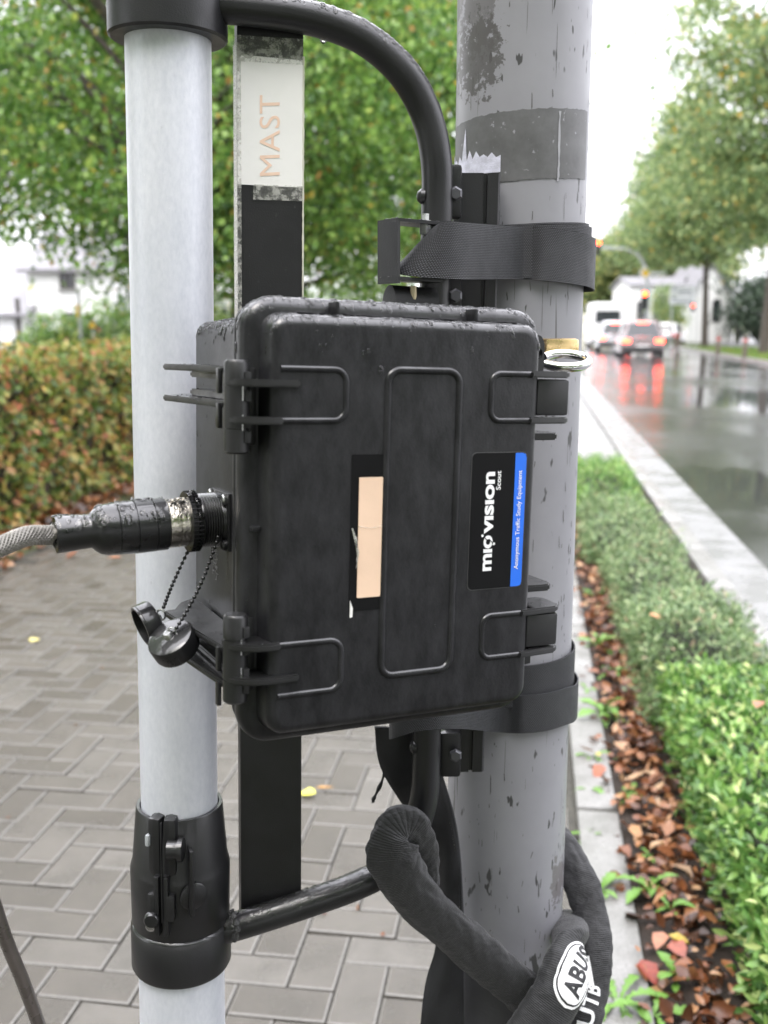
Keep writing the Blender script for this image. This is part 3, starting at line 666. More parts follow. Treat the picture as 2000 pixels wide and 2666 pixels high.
# ================================================================= BUILDINGS
RENDER_W = simple('white_render', (.68, .68, .66), .8, 0, 3, .04, .2, .01)
SLATE = simple('grey_slate', (.17, .165, .175), .5, 0, 4, .25, .4, .02)
FRAMEW = simple('window_frame_paint', (.7, .7, .7), .5, 0, 6, .05, 0)
CREAMW = simple('cream_render', (.62, .60, .50), .8, 0, 3, .06, .2, .01)
DARKW = simple('dark_timber', (.05, .045, .04), .7, 0, 5, .3, .2)
def gable_house(root, x0, x1, y0, y1, ze, zr, wmat, rmat, ridge='y', oh=.35, par='wall'):
    """box walls with gable; ridge along y -> gable faces the viewer"""
    m = MB()
    if ridge == 'y':
        xm = (x0 + x1) / 2; V = []
        for y in (y0, y1): V += [(x0, y, 0), (x1, y, 0), (x1, y, ze), (xm, y, zr), (x0, y, ze)]
        m.add(V, [(0, 1, 2, 3, 4), (9, 8, 7, 6, 5), (1, 6, 7, 2), (5, 0, 4, 9)])
        r = MB(); k = (zr - ze) / (xm - x0)
        for sx_ in (-1, 1):
            xe = xm + sx_ * (xm - x0 + oh); zz = ze - k * oh; th = .16
            a = [(xm, zr + .02), (xe, zz + .02), (xe, zz + th), (xm, zr + th + .04)]
            r.add([(x, y0 - oh, z_) for x, z_ in a] + [(x, y1 + oh, z_) for x, z_ in a], [(0, 1, 2, 3), (7, 6, 5, 4), (0, 4, 5, 1), (1, 5, 6, 2), (2, 6, 7, 3), (3, 7, 4, 0)])
    else:
        ym = (y0 + y1) / 2; V = []
        for x in (x0, x1): V += [(x, y0, 0), (x, y1, 0), (x, y1, ze), (x, ym, zr), (x, y0, ze)]
        m.add(V, [(0, 1, 2, 3, 4), (9, 8, 7, 6, 5), (0, 4, 9, 5), (1, 6, 7, 2)])
        r = MB(); k = (zr - ze) / (ym - y0)
        for sy_ in (-1, 1):
            ye = ym + sy_ * (ym - y0 + oh); zz = ze - k * oh; th = .16
            a = [(ym, zr + .02), (ye, zz + .02), (ye, zz + th), (ym, zr + th + .04)]
            r.add([(x0 - oh, y, z_) for y, z_ in a] + [(x1 + oh, y, z_) for y, z_ in a], [(0, 1, 2, 3), (7, 6, 5, 4), (0, 4, 5, 1), (1, 5, 6, 2), (2, 6, 7, 3), (3, 7, 4, 0)])
    m.build(par, wmat, root, smooth=False); return r.build('roof', rmat, root, smooth=False)
def window(root, x, y, z0, w_, h_, nx=2, ny=2, frame=FRAMEW, arch=False, name='window'):
    """on a wall facing -y"""
    m = MB(); t = .07
    if arch:
        po = []; pi_ = []
        for k in range(13):
            a = math.pi * k / 12; po.append((w_ / 2 * math.cos(a), h_ - w_ / 2 + w_ / 2 * math.sin(a))); pi_.append(((w_ / 2 - t) * math.cos(a), h_ - w_ / 2 + (w_ / 2 - t) * math.sin(a)))
        po += [(-w_ / 2, 0), (w_ / 2, 0)]; pi_ += [(-w_ / 2 + t, t), (w_ / 2 - t, t)]
        nn = len(po); V = []
        for yy in (y - .06, y + .02): V += [(x + p[0], yy, z0 + p[1]) for p in po] + [(x + p[0], yy, z0 + p[1]) for p in pi_]
        F = []
        for i in range(nn):
            j = (i + 1) % nn; F += [(i, j, nn + j, nn + i), (i, 2 * nn + i, 2 * nn + j, j), (nn + i, nn + j, 3 * nn + j, 3 * nn + i)]
        m.add(V, F); f = m.build(name, frame, root, smooth=False)
        g = MB(); g.add([(x + p[0], y - .025, z0 + p[1]) for p in pi_], [tuple(range(nn))]); g.build('pane', GLASSY, f, smooth=False)
        return f
    for sx_ in (-1, 1): m.box((x + sx_ * (w_ / 2 - t / 2), y - .03, z0 + h_ / 2), (t, .09, h_))
    for zz in (z0 + t / 2, z0 + h_ - t / 2): m.box((x, y - .03, zz), (w_ - 2 * t - .002, .088, t))
    for i in range(1, nx): m.box((x - w_ / 2 + w_ * i / nx, y - .03, z0 + h_ / 2), (.045, .07, h_ - 2 * t - .002))
    for i in range(1, ny): m.box((x, y - .03, z0 + h_ * i / ny), (w_ - 2 * t - .002, .066, .045))
    f = m.build(name, frame, root, smooth=False)
    g = MB(); g.box((x, y - .012, z0 + h_ / 2), (w_ - 2 * t - .004, .02, h_ - 2 * t - .004)); g.build('pane', GLASSY, f, smooth=False)
    s_ = MB(); s_.box((x, y - .09, z0 - .04), (w_ + .2, .16, .06)); s_.build('sill', CONC, f, smooth=False); return f
# white house, left. Y = 46
HY = 46
def hx(px): return at(px, 880, HY).x
def hz(py): return at(150, py, HY).z
hr = thing('white_house', 'white rendered house with grey slate roof behind the left trees', 'house', (hx(190), HY, 0))
gable_house(hr, hx(80), hx(285), HY, HY + 8, hz(702), hz(590), RENDER_W, SLATE, 'x')
window(hr, hx(184), HY, hz(752), .66, .72, 2, 1, DARKW); window(hr, hx(190), HY, hz(868), .80, .90, 4, 3, DARKW)
window(hr, hx(120), HY, hz(870), .5, .8, 2, 2)
m = MB(); m.box((hx(225), HY + 5, hz(560)), (.7, .7, 1.8)); m.build('chimney', simple('brick_red', (.25, .10, .07), .8), hr)
w2 = thing('cream_annex', 'cream annex with a long window joined to the white house by the mast', 'house', (hx(305), HY + 1, 0))
gable_house(w2, hx(288), hx(760), HY + 1, HY + 8, hz(815), hz(765), CREAMW, SLATE, 'x')
for i, px in enumerate((305, 345, 400, 600, 660)): window(w2, hx(px), HY + 1, hz(870), .62, .75, 2, 2, FRAMEW)
gg = thing('garage', 'white garage with pale roller door and low dark roof at the far left', 'garage', (hx(20), HY - 1, 0))
gable_house(gg, hx(-160), hx(78), HY - 1, HY + 6, hz(822), hz(760), RENDER_W, SLATE, 'x')
m = MB()
for k in range(9): m.box((hx(18), HY - 1.04, .12 + k * .22), (hx(62) - hx(-26), .06, .21), bev=.01)
m.build('roller_door', FRAMEW, gg, smooth=False)
m = MB(); m.box((hx(73), HY - 1.05, 1.25), (.16, .12, 2.5)); m.build('downpipe', DARKW, gg)
# courtyard ground and low wall before it
m = MB(); m.quadgrid([[(hx(-250), 24, .004), (hx(420), 24, .004)], [(hx(-250), HY, .004), (hx(420), HY, .004)]]); struct(m.build('forecourt', SIDE, smooth=False))
# far left second roof
fr = thing('far_house', 'grey roofed house showing above the garage at the far left edge', 'house', (hx(20), 62, 0))
gable_house(fr, at(-120, 800, 60).x, at(62, 800, 60).x, 60, 68, at(0, 755, 60).z, at(0, 690, 60).z, RENDER_W, SLATE, 'x')
window(fr, at(4, 800, 60).x, 60, at(0, 800, 60).z, .7, 1.0)
window(fr, at(45, 800, 60).x, 60, at(0, 800, 60).z, .7, 1.0)
# sign posts left
SIGNY = simple('sign_yellow', (.80, .50, .02), .4); SIGNR = simple('sign_red', (.65, .03, .05), .4); GALV = simple('galvanised', (.42, .44, .44), .5, .2)
sp_ = at(212, 905, 27); sp_.z = 0
sr = thing('sign_post', 'slim grey sign post with a small yellow plate in front of the white house', 'sign', tuple(sp_))
m = MB(); m.tube([sp_, sp_ + Vector((0, 0, at(212, 752, 27).z))], .038, 10); m.build('post', GALV, sr)
a = at(204, 808, 27); m = MB(); m.box((a.x, 26.95, a.z), (.07, .02, .30), bev=.004); m.build('yellow_plate', SIGNY, sr)
sp2 = at(245, 905, 26); sp2.z = 0
sr = thing('warning_sign', 'yellow triangular warning sign with a red arrow plate behind the hedge', 'sign', tuple(sp2))
c0 = at(242, 845, 26); m = MB(); m.tube([sp2, Vector((sp2.x, 26, c0.z))], .03, 8); m.build('post', GALV, sr)
tri = [(-.13, -.09), (.13, -.09), (0, .13)]
m = MB(); m.prism(tri, lambda u, v: (c0.x + u * .95, 25.94, c0.z + v), lambda u, v: (c0.x + u * .95, 25.96, c0.z + v)); f = m.build('triangle_plate', SIGNY, sr, smooth=False)
m = MB(); 
for i in range(3):
    p, q = tri[i], tri[(i + 1) % 3]; m.tube([(c0.x + p[0] * .97, 25.935, c0.z + p[1]), (c0.x + q[0] * .97, 25.935, c0.z + q[1])], .012, 6)
m.build('dark_border', DARKW, sr)
c1 = at(256, 856, 26); m = MB(); m.prism([(-.06, .05), (.0, .05), (.07, -.06), (.02, -.06)], lambda u, v: (c1.x + u, 25.95, c1.z + v), lambda u, v: (c1.x + u, 25.97, c1.z + v)); m.build('red_arrow', SIGNR, sr, smooth=False)
# chapel, right. Y = 82
KY = 82
def kx(px, Y=KY): return at(px, 860, Y).x
def kz(py, Y=KY): return at(1850, py, Y).z
ch = thing('white_chapel', 'white gabled chapel-like building with one arched window beyond the right trees', 'building', (kx(1850), KY, 0))
xr = kx(1908); xl = kx(1782)
gable_house(ch, xl, xr, KY, KY + 9, kz(790), kz(690), RENDER_W, SLATE, 'y', .25)
window(ch, kx(1862), KY, kz(838), kx(1873) - kx(1851), kz(778) - kz(838), arch=True, frame=DARKW)
m = MB(); m.box((kx(1927), KY + .6, kz(845)), (kx(1922) - kx(1911), .5, 3.4)); m.build('side_pillar', CREAMW, ch)
wg = thing('white_side_wing', 'long white low wing with grey roof behind the direction board', 'building', (kx(1740), KY + 4, 0))
gable_house(wg, kx(1640, 86), kx(1800, 86), KY + 4, KY + 11, kz(745, 86), kz(722, 86), RENDER_W, SLATE, 'x', .25)
for px, w_ in ((1712, .9), (1775, 1.0), (1668, .8)): window(wg, kx(px, 86), KY + 4, kz(850, 86), w_, 2.0, 2, 2, DARKW)
window(wg, kx(1786, 86), KY + 3.98, kz(743, 86), .6, .55, 1, 1, DARKW, name='small_window')
# timber fence right
fn = thing('rail_fence', 'grey rail fence between the dark bush and the right trunk', 'fence', (kx(1950), KY - 2, 0))
for k in range(7):
    x = kx(1925, 80) + k * 1.35; m = MB(); m.box((x, 80, .75), (.14, .14, 1.5), bev=.01); m.build('post', DARKW, fn)
for zz in (.45, .9, 1.35): m = MB(); m.box((kx(1925, 80) + 4.2, 79.9, zz), (9.0, .05, .14), bev=.005); m.build('rail', DARKW, fn)
# distant row closing the street
dr = thing('far_townhouse', 'pale townhouse at the far end of the street, mostly behind the yellowing trees', 'house', (30, 150, 0))
gable_house(dr, 22, 42, 150, 160, 7, 11, CREAMW, SLATE, 'x')
for k in range(6): window(dr, 24.5 + k * 3, 150, 3.8, 1.2, 1.6)
# direction board
db = at(1778, 880, 66); db.z = 0
br_ = thing('direction_board', 'white two-panel direction board on two posts in front of the white wing', 'sign', tuple(db))
c = at(1778, 768, 66); BL = simple('board_white', (.72, .74, .75), .4)
m = MB()
for sx_ in (-1, 1): m.tube([(c.x + sx_ * .62, 66.1, 0), (c.x + sx_ * .62, 66.1, c.z + .6)], .05, 8)
m.build('post', GALV, br_)
for zz, t1_ in ((.30, .5), (-.32, .7)):
    m = MB(); m.box((c.x, 66, c.z + zz), (1.62, .04, .56), bev=.01); pn = m.build('board_panel', BL, br_)
    m = MB(); m.box((c.x + .1, 65.975, c.z + zz - .08), (t1_ * 1.6, .004, .07)); m.box((c.x - .55, 65.975, c.z + zz + .12), (.16, .004, .14)); m.build('lettering_bar', simple('board_ink', (.12, .15, .2), .5), pn)
# bollards
bo = None
for px, py, lab in ((1938, 938, 'tallest timber bollard, rightmost on the verge'), (1868, 930, 'timber bollard on the verge between the two tree trunks'), (1760, 916, 'timber bollard just right of the dark car'), (1768, 905, 'timber bollard with reddish top beside the white car')):
    g0 = gr(px, py); g0.z = .06
    if bo is None:
        bo = thing('bollard', lab, 'bollard', tuple(g0), 'timber bollards on the verge')
        m = MB(); m.lathe(g0, (0, 0, 1), [(0, .09), (.82, .088), (.88, .075), (.92, .03)], 14); m.build('post', simple('weathered_timber', (.10, .08, .06), .8, 0, 8, .3, .3), bo)
        m = MB(); m.lathe(g0 + Vector((0, 0, .70)), (0, 0, 1), [(0, .089), (.0, .0925), (.05, .0925), (.05, .088)], 14); m.build('reflector_band', SIGNR, bo)
    else: dup(bo, lab, g0)

# ================================================================= TRAFFIC LIGHTS
TY = 66
REDL = emis('red_signal_lamp', (1, .055, .012), 16); TAILL = emis('tail_lamp_lit', (1, .045, .018), 9); DARKP = simple('signal_housing', (.02, .022, .02), .5)
tb = at(1682, 880, TY); tb.z = 0
tl = thing('traffic_light_mast', 'grey traffic light mast with curved arm over the road and red lamps lit', 'traffic light', tuple(tb))
pts = [tb, Vector((tb.x, TY, 3.2))] + [at(px, py, TY) for px, py in ((1680, 710), (1676, 685), (1662, 664), (1640, 652), (1615, 647), (1555, 645), (1500, 644))]
m = MB(); pp = bez(pts, 6); m.tube(pp, [.13 - .05 * i / len(pp) for i in range(len(pp))], 12); m.build('arm_pole', GALV, tl)
def signal(root, px, py, sc=1, lamp=0, name='signal_head'):
    c = at(px, py, TY - .3); m = MB(); m.box((c.x, c.y, c.z - .3 * sc * (1 - lamp)), (.30 * sc, .18, .92 * sc), bev=.03); h = m.build(name, DARKP, root)
    zl = c.z - .3 * sc * (1 - lamp) + .3 * sc
    for k in range(3):
        q = Vector((c.x, c.y - .10, zl - .3 * sc * k)); mt = REDL if k == 0 else GLASSY
        m = MB(); m.lathe(q, (0, -1, 0), [(0, .105 * sc), (.02, .1 * sc), (.035, .06 * sc), (.04, .0)], 16); m.build('lamp', mt, h)
        m = MB(); n_ = 10; rows = []
        for t in (0, .14): rows.append([q + Vector((math.cos(math.pi * i / n_) * .115 * sc, -t, math.sin(math.pi * i / n_) * .115 * sc)) for i in range(n_ + 1)])
        m.quadgrid(rows); m.build('visor', DARKP, h)
signal(tl, 1678, 765, 1.25); signal(tl, 1558, 632, 1.0)
c = at(1681, 711, TY - .2); m = MB()
m.prism([(-.42, 0), (0, -.42), (.42, 0), (0, .42)], lambda u, v: (c.x + u, c.y, c.z + v), lambda u, v: (c.x + u, c.y + .03, c.z + v)); ps = m.build('priority_plate', simple('plate_white', (.75, .75, .75), .4), tl, smooth=False)
m = MB(); m.prism([(-.27, 0), (0, -.27), (.27, 0), (0, .27)], lambda u, v: (c.x + u, c.y - .008, c.z + v), lambda u, v: (c.x + u, c.y - .002, c.z + v)); m.build('yellow_centre', SIGNY, ps, smooth=False)
c = at(1708, 712, TY - .1); m = MB(); m.box(c, (1.2, .03, .2), bev=.005); m.build('street_plate', BL, tl)
t2 = at(1811, 895, 64); t2.z = 0
tq = thing('pedestrian_signal', 'slim pole with a small red pedestrian signal left of the slimmer tree trunk', 'traffic light', tuple(t2))
m = MB(); m.tube([t2, (t2.x, 64, at(1811, 725, 64).z)], .05, 8); m.build('pole', GALV, tq)
c = at(1804, 800, 63.8); m = MB(); m.box(c, (.24, .16, .5), bev=.02); h = m.build('signal_head', DARKP, tq)
m = MB(); m.lathe((c.x, c.y - .085, c.z + .1), (0, -1, 0), [(0, .08), (.03, .06), (.035, 0)], 12); m.build('lamp', emis('small_red_lamp', (1, .08, .03), 5), h)

# ================================================================= VEHICLES
TYRE = simple('tyre', (.015, .015, .015), .7); RIM = simple('rim', (.35, .35, .36), .35, .8); PLATE = simple('plate', (.7, .7, .68), .4)
def car(name, label, cat, loc, rz, L, Wd, H, paint, kind='car', lit=True):
    root = thing(name, label, cat, (0, 0, 0))
    bl = .92 * H * .62 if kind != 'van' else H * .5; gz = .22
    # body: sections along y from rear (0) to front (L); each ring: half width at sill, belt, z values
    def ring(y, w0, w1, z0, z1, crown=.03):
        return [(-w0, y, z0), (-w0 * 1.02, y, z0 + .18), (-w1, y, z1 - .16), (-w1 * .93, y, z1), (-w1 * .45, y, z1 + crown), (w1 * .45, y, z1 + crown), (w1 * .93, y, z1), (w1, y, z1 - .16), (w0 * 1.02, y, z0 + .18), (w0, y, z0)]
    def loft(rings, mat, nm, par):
        m = MB(); n_ = len(rings[0]); V = [p for r in rings for p in r]; F = []
        for i in range(len(rings) - 1):
            for k in range(n_): F.append((i * n_ + k, (i + 1) * n_ + k, (i + 1) * n_ + (k + 1) % n_, i * n_ + (k + 1) % n_))
        F += [tuple(range(n_)), tuple(range(len(rings) * n_ - 1, (len(rings) - 1) * n_ - 1, -1))]
        m.add(V, F); return m.build(nm, mat, par, angle=35)
    w = Wd / 2
    if kind == 'van':
        b = loft([ring(0, w * .94, w * .95, .35, H * .93, .05), ring(.06, w * .99, w, .25, H * .95, .07), ring(L * .6, w, w, .25, H, .07), ring(L * .78, w, w * .92, .25, H * .92, .05), ring(L * .9, w, w * .9, .25, H * .5), ring(L, w * .85, w * .8, .3, H * .42)], paint, 'body', root)
        rw = [(-w * .74, H * .55), (w * .74, H * .55), (w * .70, H * .82), (-w * .70, H * .82)]
        m = MB(); m.prism(rw, lambda u, v: (u, -.015, v), lambda u, v: (u, .01, v)); m.build('rear_window', GLASSY, root, smooth=False)
        tzs = [(w * .86, H * .33)]; tsz = (.12, .05, .42); pz = H * .30
    else:
        b = loft([ring(0, w * .82, w * .86, gz + .1, bl * .93), ring(.10, w * .95, w * .96, gz, bl), ring(.5, w, w, gz, bl * 1.02), ring(L * .6, w, w, gz, bl * 1.0), ring(L * .75, w, w * .97, gz, bl * .96), ring(L * .93, w * .95, w * .88, gz, bl * .80), ring(L, w * .8, w * .75, gz + .1, bl * .65)], paint, 'body', root)
        cab = loft([ring(.14, w * .86, w * .84, bl * .8, bl * 1.02, 0), ring(.48, w * .9, w * .66, bl * .8, H * .965), ring(.9, w * .92, w * .70, bl * .8, H), ring(L * .48, w * .92, w * .70, bl * .8, H * .99), ring(L * .70, w * .9, w * .84, bl * .8, bl * 1.0, 0)], paint, 'cabin', root)
        m = MB(); za, zb = bl * 1.03, H * .93
        def rwf(u, v, off):
            t = (v - bl * 1.02) / (H * .965 - bl * 1.02); return (u, .14 + .34 * t - off, v)
        m.prism([(-w * .74, za), (w * .74, za), (w * .58, zb), (-w * .58, zb)], lambda u, v: rwf(u, v, .05), lambda u, v: rwf(u, v, .0)); m.build('rear_window', GLASSY, root, smooth=False)
        for sx_ in (-1, 1):
            m = MB(); m.prism([(.75, za), (L * .62, za), (L * .5, zb), (.95, zb)], lambda u, v: (sx_ * (w * .90 - (v - za) * .42 * .5), u, v), lambda u, v: (sx_ * (w * .90 - (v - za) * .42 * .5 + .03), u, v)); m.build('side_window', GLASSY, root, smooth=False)
        tzs = [(w * .74, bl * .80)]; tsz = (w * .38, .07, .16); pz = bl * .55
    for sx_ in (-1, 1):
        x, zc = tzs[0]; m = MB(); m.box((sx_ * x, .0, zc), tsz, bev=.02); m.build('tail_light', TAILL if lit else SIGNR, root)
    if lit and kind != 'van': m = MB(); m.box((0, .40, H * .93), (.45, .06, .05), bev=.01); m.build('brake_light', TAILL, root)
    m = MB(); m.box((0, -.03, pz), (.52, .03, .11)); m.build('number_plate', PLATE, root, smooth=False)
    m = MB(); m.box((0, .0, gz + .16), (Wd * .92, .22, .22), bev=.05); m.build('bumper', simple('bumper_dark', (.03, .03, .03), .5), root)
    for sx_ in (-1, 1):
        for y in (L * .2, L * .8):
            c = Vector((sx_ * (w - .10), y, .33)); m = MB(); m.lathe(c - Vector((.11, 0, 0)), (1, 0, 0), [(0, .27), (.02, .325), (.2, .325), (.22, .27)], 20); wh = m.build('wheel', TYRE, root)
            m = MB(); m.lathe(c + Vector((sx_ * .105, 0, 0)), (sx_, 0, 0), [(0, .21), (.012, .2), (.015, .05)], 16); m.build('rim', RIM, wh)
    for sx_ in (-1, 1): m = MB(); m.box((sx_ * (w + .10), L * .64, bl * 1.08), (.2, .12, .13), bev=.03); m.build('mirror', paint, root)
    root.location = loc; root.rotation_euler.z = rz; return root
PSUV = simple('metallic_grey_paint', (.30, .25, .25), .25, .6, 5, .05, 0); PSIL = simple('silver_paint', (.55, .56, .58), .25, .5, 5, .05, 0); PWHT = simple('white_paint', (.8, .8, .8), .3, 0, 5, .02, 0)
def onroad(px, py, dx=0): g0 = gr(px, py); g0.z = .006; return g0
car('parked_suv', 'dark grey hatchback with brake lights lit, nearest in the queue', 'car', onroad(1672, 933), -A8 - .02, 4.4, 1.85, 1.58, PSUV)
car('silver_car', 'silver car queuing ahead of the dark one, partly hidden behind it', 'car', onroad(1601, 916), -A8 - .02, 4.3, 1.8, 1.55, PSIL)
car('white_van', 'white high-roofed van with a black rear window at the head of the queue', 'van', onroad(1580, 906), -A8, 5.8, 2.02, 2.65, PWHT, 'van')
car('white_car', 'white car waiting beyond the dark one on its right', 'car', onroad(1725, 897), -A8 - .3, 4.4, 1.8, 1.45, PWHT, lit=False)

# ================================================================= EQUIPMENT CASE
CR = Matrix(((0.90162934, -0.43178331, 0.02505402), (0.43071916, 0.90165456, 0.03873062), (-0.03931331, -0.02412942, 0.99893555)))
CO = Vector((0.01984258, 0.76066466, 1.33131553))
def W(x, y, z): return CO + CR @ Vector((x, y, z))     # case axes: x across the lid, y into the case, z up
def Wn(v): return CR @ Vector(v)
case = thing('equipment_case', 'black rugged plastic equipment case with rain drops, strapped in front of the grey pole', 'case', tuple(W(0, .12, -.155)))
def loftrr(secs, name, mat, parent, n=8):
    m = MB(); V = []; F = []; N_ = None
    for (y, hw, hh, r) in secs:
        p = rrect(hw, hh, r, n); N_ = len(p); V += [W(a, y, b) for a, b in p]
    for i in range(len(secs) - 1):
        for k in range(N_): F.append((i * N_ + k, i * N_ + (k + 1) % N_, (i + 1) * N_ + (k + 1) % N_, (i + 1) * N_ + k))
    F.append(tuple(range(N_ - 1, -1, -1))); F.append(tuple((len(secs) - 1) * N_ + k for k in range(N_)))
    m.add(V, F); return m.build(name, mat, parent, angle=50)
w0, h0 = .1107, .1511
lid = loftrr([(0, w0 - .008, h0 - .008, .009), (.0008, w0 - .0045, h0 - .0045, .011), (.003, w0 - .0015, h0 - .0015, .013), (.0065, w0, h0, .014), (.019, w0 + .001, h0 + .001, .015),
              (.0215, w0 + .002, h0 + .002, .016), (.0225, w0 + .007, h0 + .007, .018), (.0245, w0 + .0108, h0 + .0108, .021), (.028, w0 + .0128, h0 + .0128, .023), (.034, w0 + .0133, h0 + .0133, .024),
              (.040, w0 + .0126, h0 + .0126, .023), (.0445, w0 + .010, h0 + .010, .021), (.0455, w0 + .004, h0 + .004, .018)], 'lid', CASE, case)
body = loftrr([(.0462, w0 + .003, h0 + .003, .016), (.0468, w0 + .0085, h0 + .0085, .02), (.050, w0 + .0105, h0 + .0105, .021), (.056, w0 + .0100, h0 + .0100, .021), (.0595, w0 + .007, h0 + .007, .019), (.061, w0 + .0015, h0 + .0015, .015),
               (.195, w0 - .001, h0 - .001, .012), (.2015, w0 - .0035, h0 - .0035, .011), (.2045, w0 - .009, h0 - .009, .009)], 'body', CASE, case)
# raised rectangle and rails moulded on the lid
def ridge(path, r, closed, name='moulded_ridge'):
    P = [W(x, y, z) for x, y, z in path]
    if closed: P = P + [P[0], P[1]]
    m = MB(); m.tube(P, r, 10, caps=not closed); return m.build(name, CASE, lid, angle=60)
c = .008; R1 = rrect(.0298, .1146, .010, 6)
ridge([(x + .0082, .0008, z) for x, z in R1], .0030, True)
def uridge(xa, xb, za, zb, r, side):
    """U open towards side: xa is the closed end"""
    o = []; s_ = 1 if xb > xa else -1
    o.append((xb, .0008, za))
    for k in range(7):
        a = math.pi / 2 * k / 6; o.append((xa + s_ * r * (1 - math.sin(a)), .0008, za - r * (1 - math.cos(a))))
    for k in range(7):
        a = math.pi / 2 * k / 6; o.append((xa + s_ * r * (1 - math.cos(a)), .0008, zb + r * (1 - math.sin(a))))
    o.append((xb, .0008, zb)); return o
for za, zb in ((.1138, .0778), (-.0829, -.1206)): ridge(uridge(-.0545, -.104, za, zb, .009, -1), .0026, False)
for za, zb in ((.1135, .0777), (-.0756, -.1098)): ridge(uridge(.0658, .106, za, zb, .008, 1), .0026, False)
for x in (-.058, .056):
    m = MB(); m.box(W(x, .0195, h0 + .006), (.003, .020, .009), CR, .0008); m.build('web_rib', CASE, lid)
m = MB(); m.box(W(-.1135, .020, -.0005), (.010, .006, .004), CR, .0015); m.build('lug', CASE, lid)
# left latches
def plate(poly, z, t, nm, par, mat=LATCH, bevel=.0012):
    bm = bmesh.new(); vs = [bm.verts.new((x, y, z - t / 2)) for x, y in poly]; f = bm.faces.new(vs)
    r = bmesh.ops.extrude_face_region(bm, geom=[f]); 
    for v in [g for g in r['geom'] if isinstance(g, bmesh.types.BMVert)]: v.co.z += t
    bmesh.ops.recalc_face_normals(bm, faces=bm.faces[:])
    if bevel: bmesh.ops.bevel(bm, geom=[e for e in bm.edges if e.calc_face_angle(0) > .6], offset=bevel, segments=2, affect='EDGES')
    bm.verts.index_update(); V = [W(*v.co) for v in bm.verts]; F = [[v.index for v in f.verts] for f in bm.faces]; bm.free()
    return mk(nm, V, F, mat, par, angle=40)
def larm(z, t, xe, par, inner=.0):
    o = []
    for k in range(11):
        a = math.pi / 2 * k / 10; o.append((-.1385 + (xe + .1385) * math.sin(a) ** 1.0, .020 - .0245 * (1 - math.cos(a)) ** .5 if k else .020))
    o = [(-.1385, .024), (-.1385, .012), (-.135, .005), (-.129, .000), (-.121, -.0035), (-.111, -.0045), (xe, -.0030), (xe, .002), (-.108, .002), (-.109, .012), (-.112, .024)]
    return plate(o, z, t, 'arm', par)
def latch_left(zt, zb, zarms, zfins, xe):
    cx, cy = -.1305, .0155
    m = MB(); m.lathe(W(cx, cy, zb), CR @ Vector((0, 0, 1)), [(0, .0075), (.0015, .009), (.017, .009), (.0172, .0082), (.018, .0082), (.0182, .009), (zt - zb - .0182, .009), (zt - zb - .018, .0082), (zt - zb - .0172, .0082), (zt - zb - .017, .009), (zt - zb - .002, .009), (zt - zb, .0075)], 24)
    la = m.build('latch', LATCH, case, angle=40)
    for zz in (zt - .012, zb + .012, (zt + zb) / 2 + .008, (zt + zb) / 2 - .010):
        m = MB(); m.box(W(cx + .0052, cy - .0062, zz), (.0045, .0065, .008), CR, .0004); m.build('slot', BLACKFILM, la)
    for zz in (zt - .0225, zb + .022):
        m = MB(); m.box(W(cx + .0015, cy - .0081, zz), (.0008, .002, .011), CR); m.build('pin_glint', STEEL, la)
    for z_, e in zarms: larm(z_, .0052, e, la)
    m = MB(); m.box(W(-.121, .030, (zt + zb) / 2), (.014, .018, zt - zb - .010), CR, .002); m.build('knuckle_block', LATCH, la)
    for z_ in zfins:
        plate([(-.112, .028), (-.1365, .028), (-.1425, .080), (-.150, .148), (-.1465, .1515), (-.1405, .152), (-.1295, .175), (-.112, .190)], z_, .0048, 'fin', la)
        plate([(-.112, .030), (-.129, .030), (-.131, .135), (-.127, .150), (-.112, .165)], z_ + (-.0052 if z_ == max(zfins) else .0052), .0048, 'fin_step', la)
        m = MB(); m.box(W(-.1375, .034, z_ - .008), (.0035, .006, .018), CR, .001); m.build('fin_web', LATCH, la)
    return la
latch_left(.1190, .0540, [(.1035, -.090), (.0778, -.102)], (.1120, .0875), -.09)
latch_left(-.0610, -.1260, [(-.0829, -.102), (-.1075, -.088)], (-.0900, -.1165), -.09)
# right latches: arms run past the lid edge, hinge plate between
def rarm(z, t, par, xo=.144, y0=-.0035):
    return plate([(.100, y0), (.136, y0 + .004), (.1425, y0 + .010), (xo, .030), (.138, .036), (.112, .036), (.112, .004), (.100, .002)], z, t, 'arm', par)
for (za, zb, zf) in ((.1135, .0777, .0640), (-.0756, -.1098, -.0600)):
    m = MB(); m.box(W(.1245, .0135, (za + zb) / 2), (.030, .022, abs(za - zb) - .0075), CR, .0022); la = m.build('hinge', LATCH, case)
    rarm(za, .0052, la); rarm(zb, .0052, la, .142)
    plate([(.112, .012), (.136, .012), (.1415, .018), (.143, .060), (.134, .075), (.112, .080)], zf, .0055, 'fin', la)
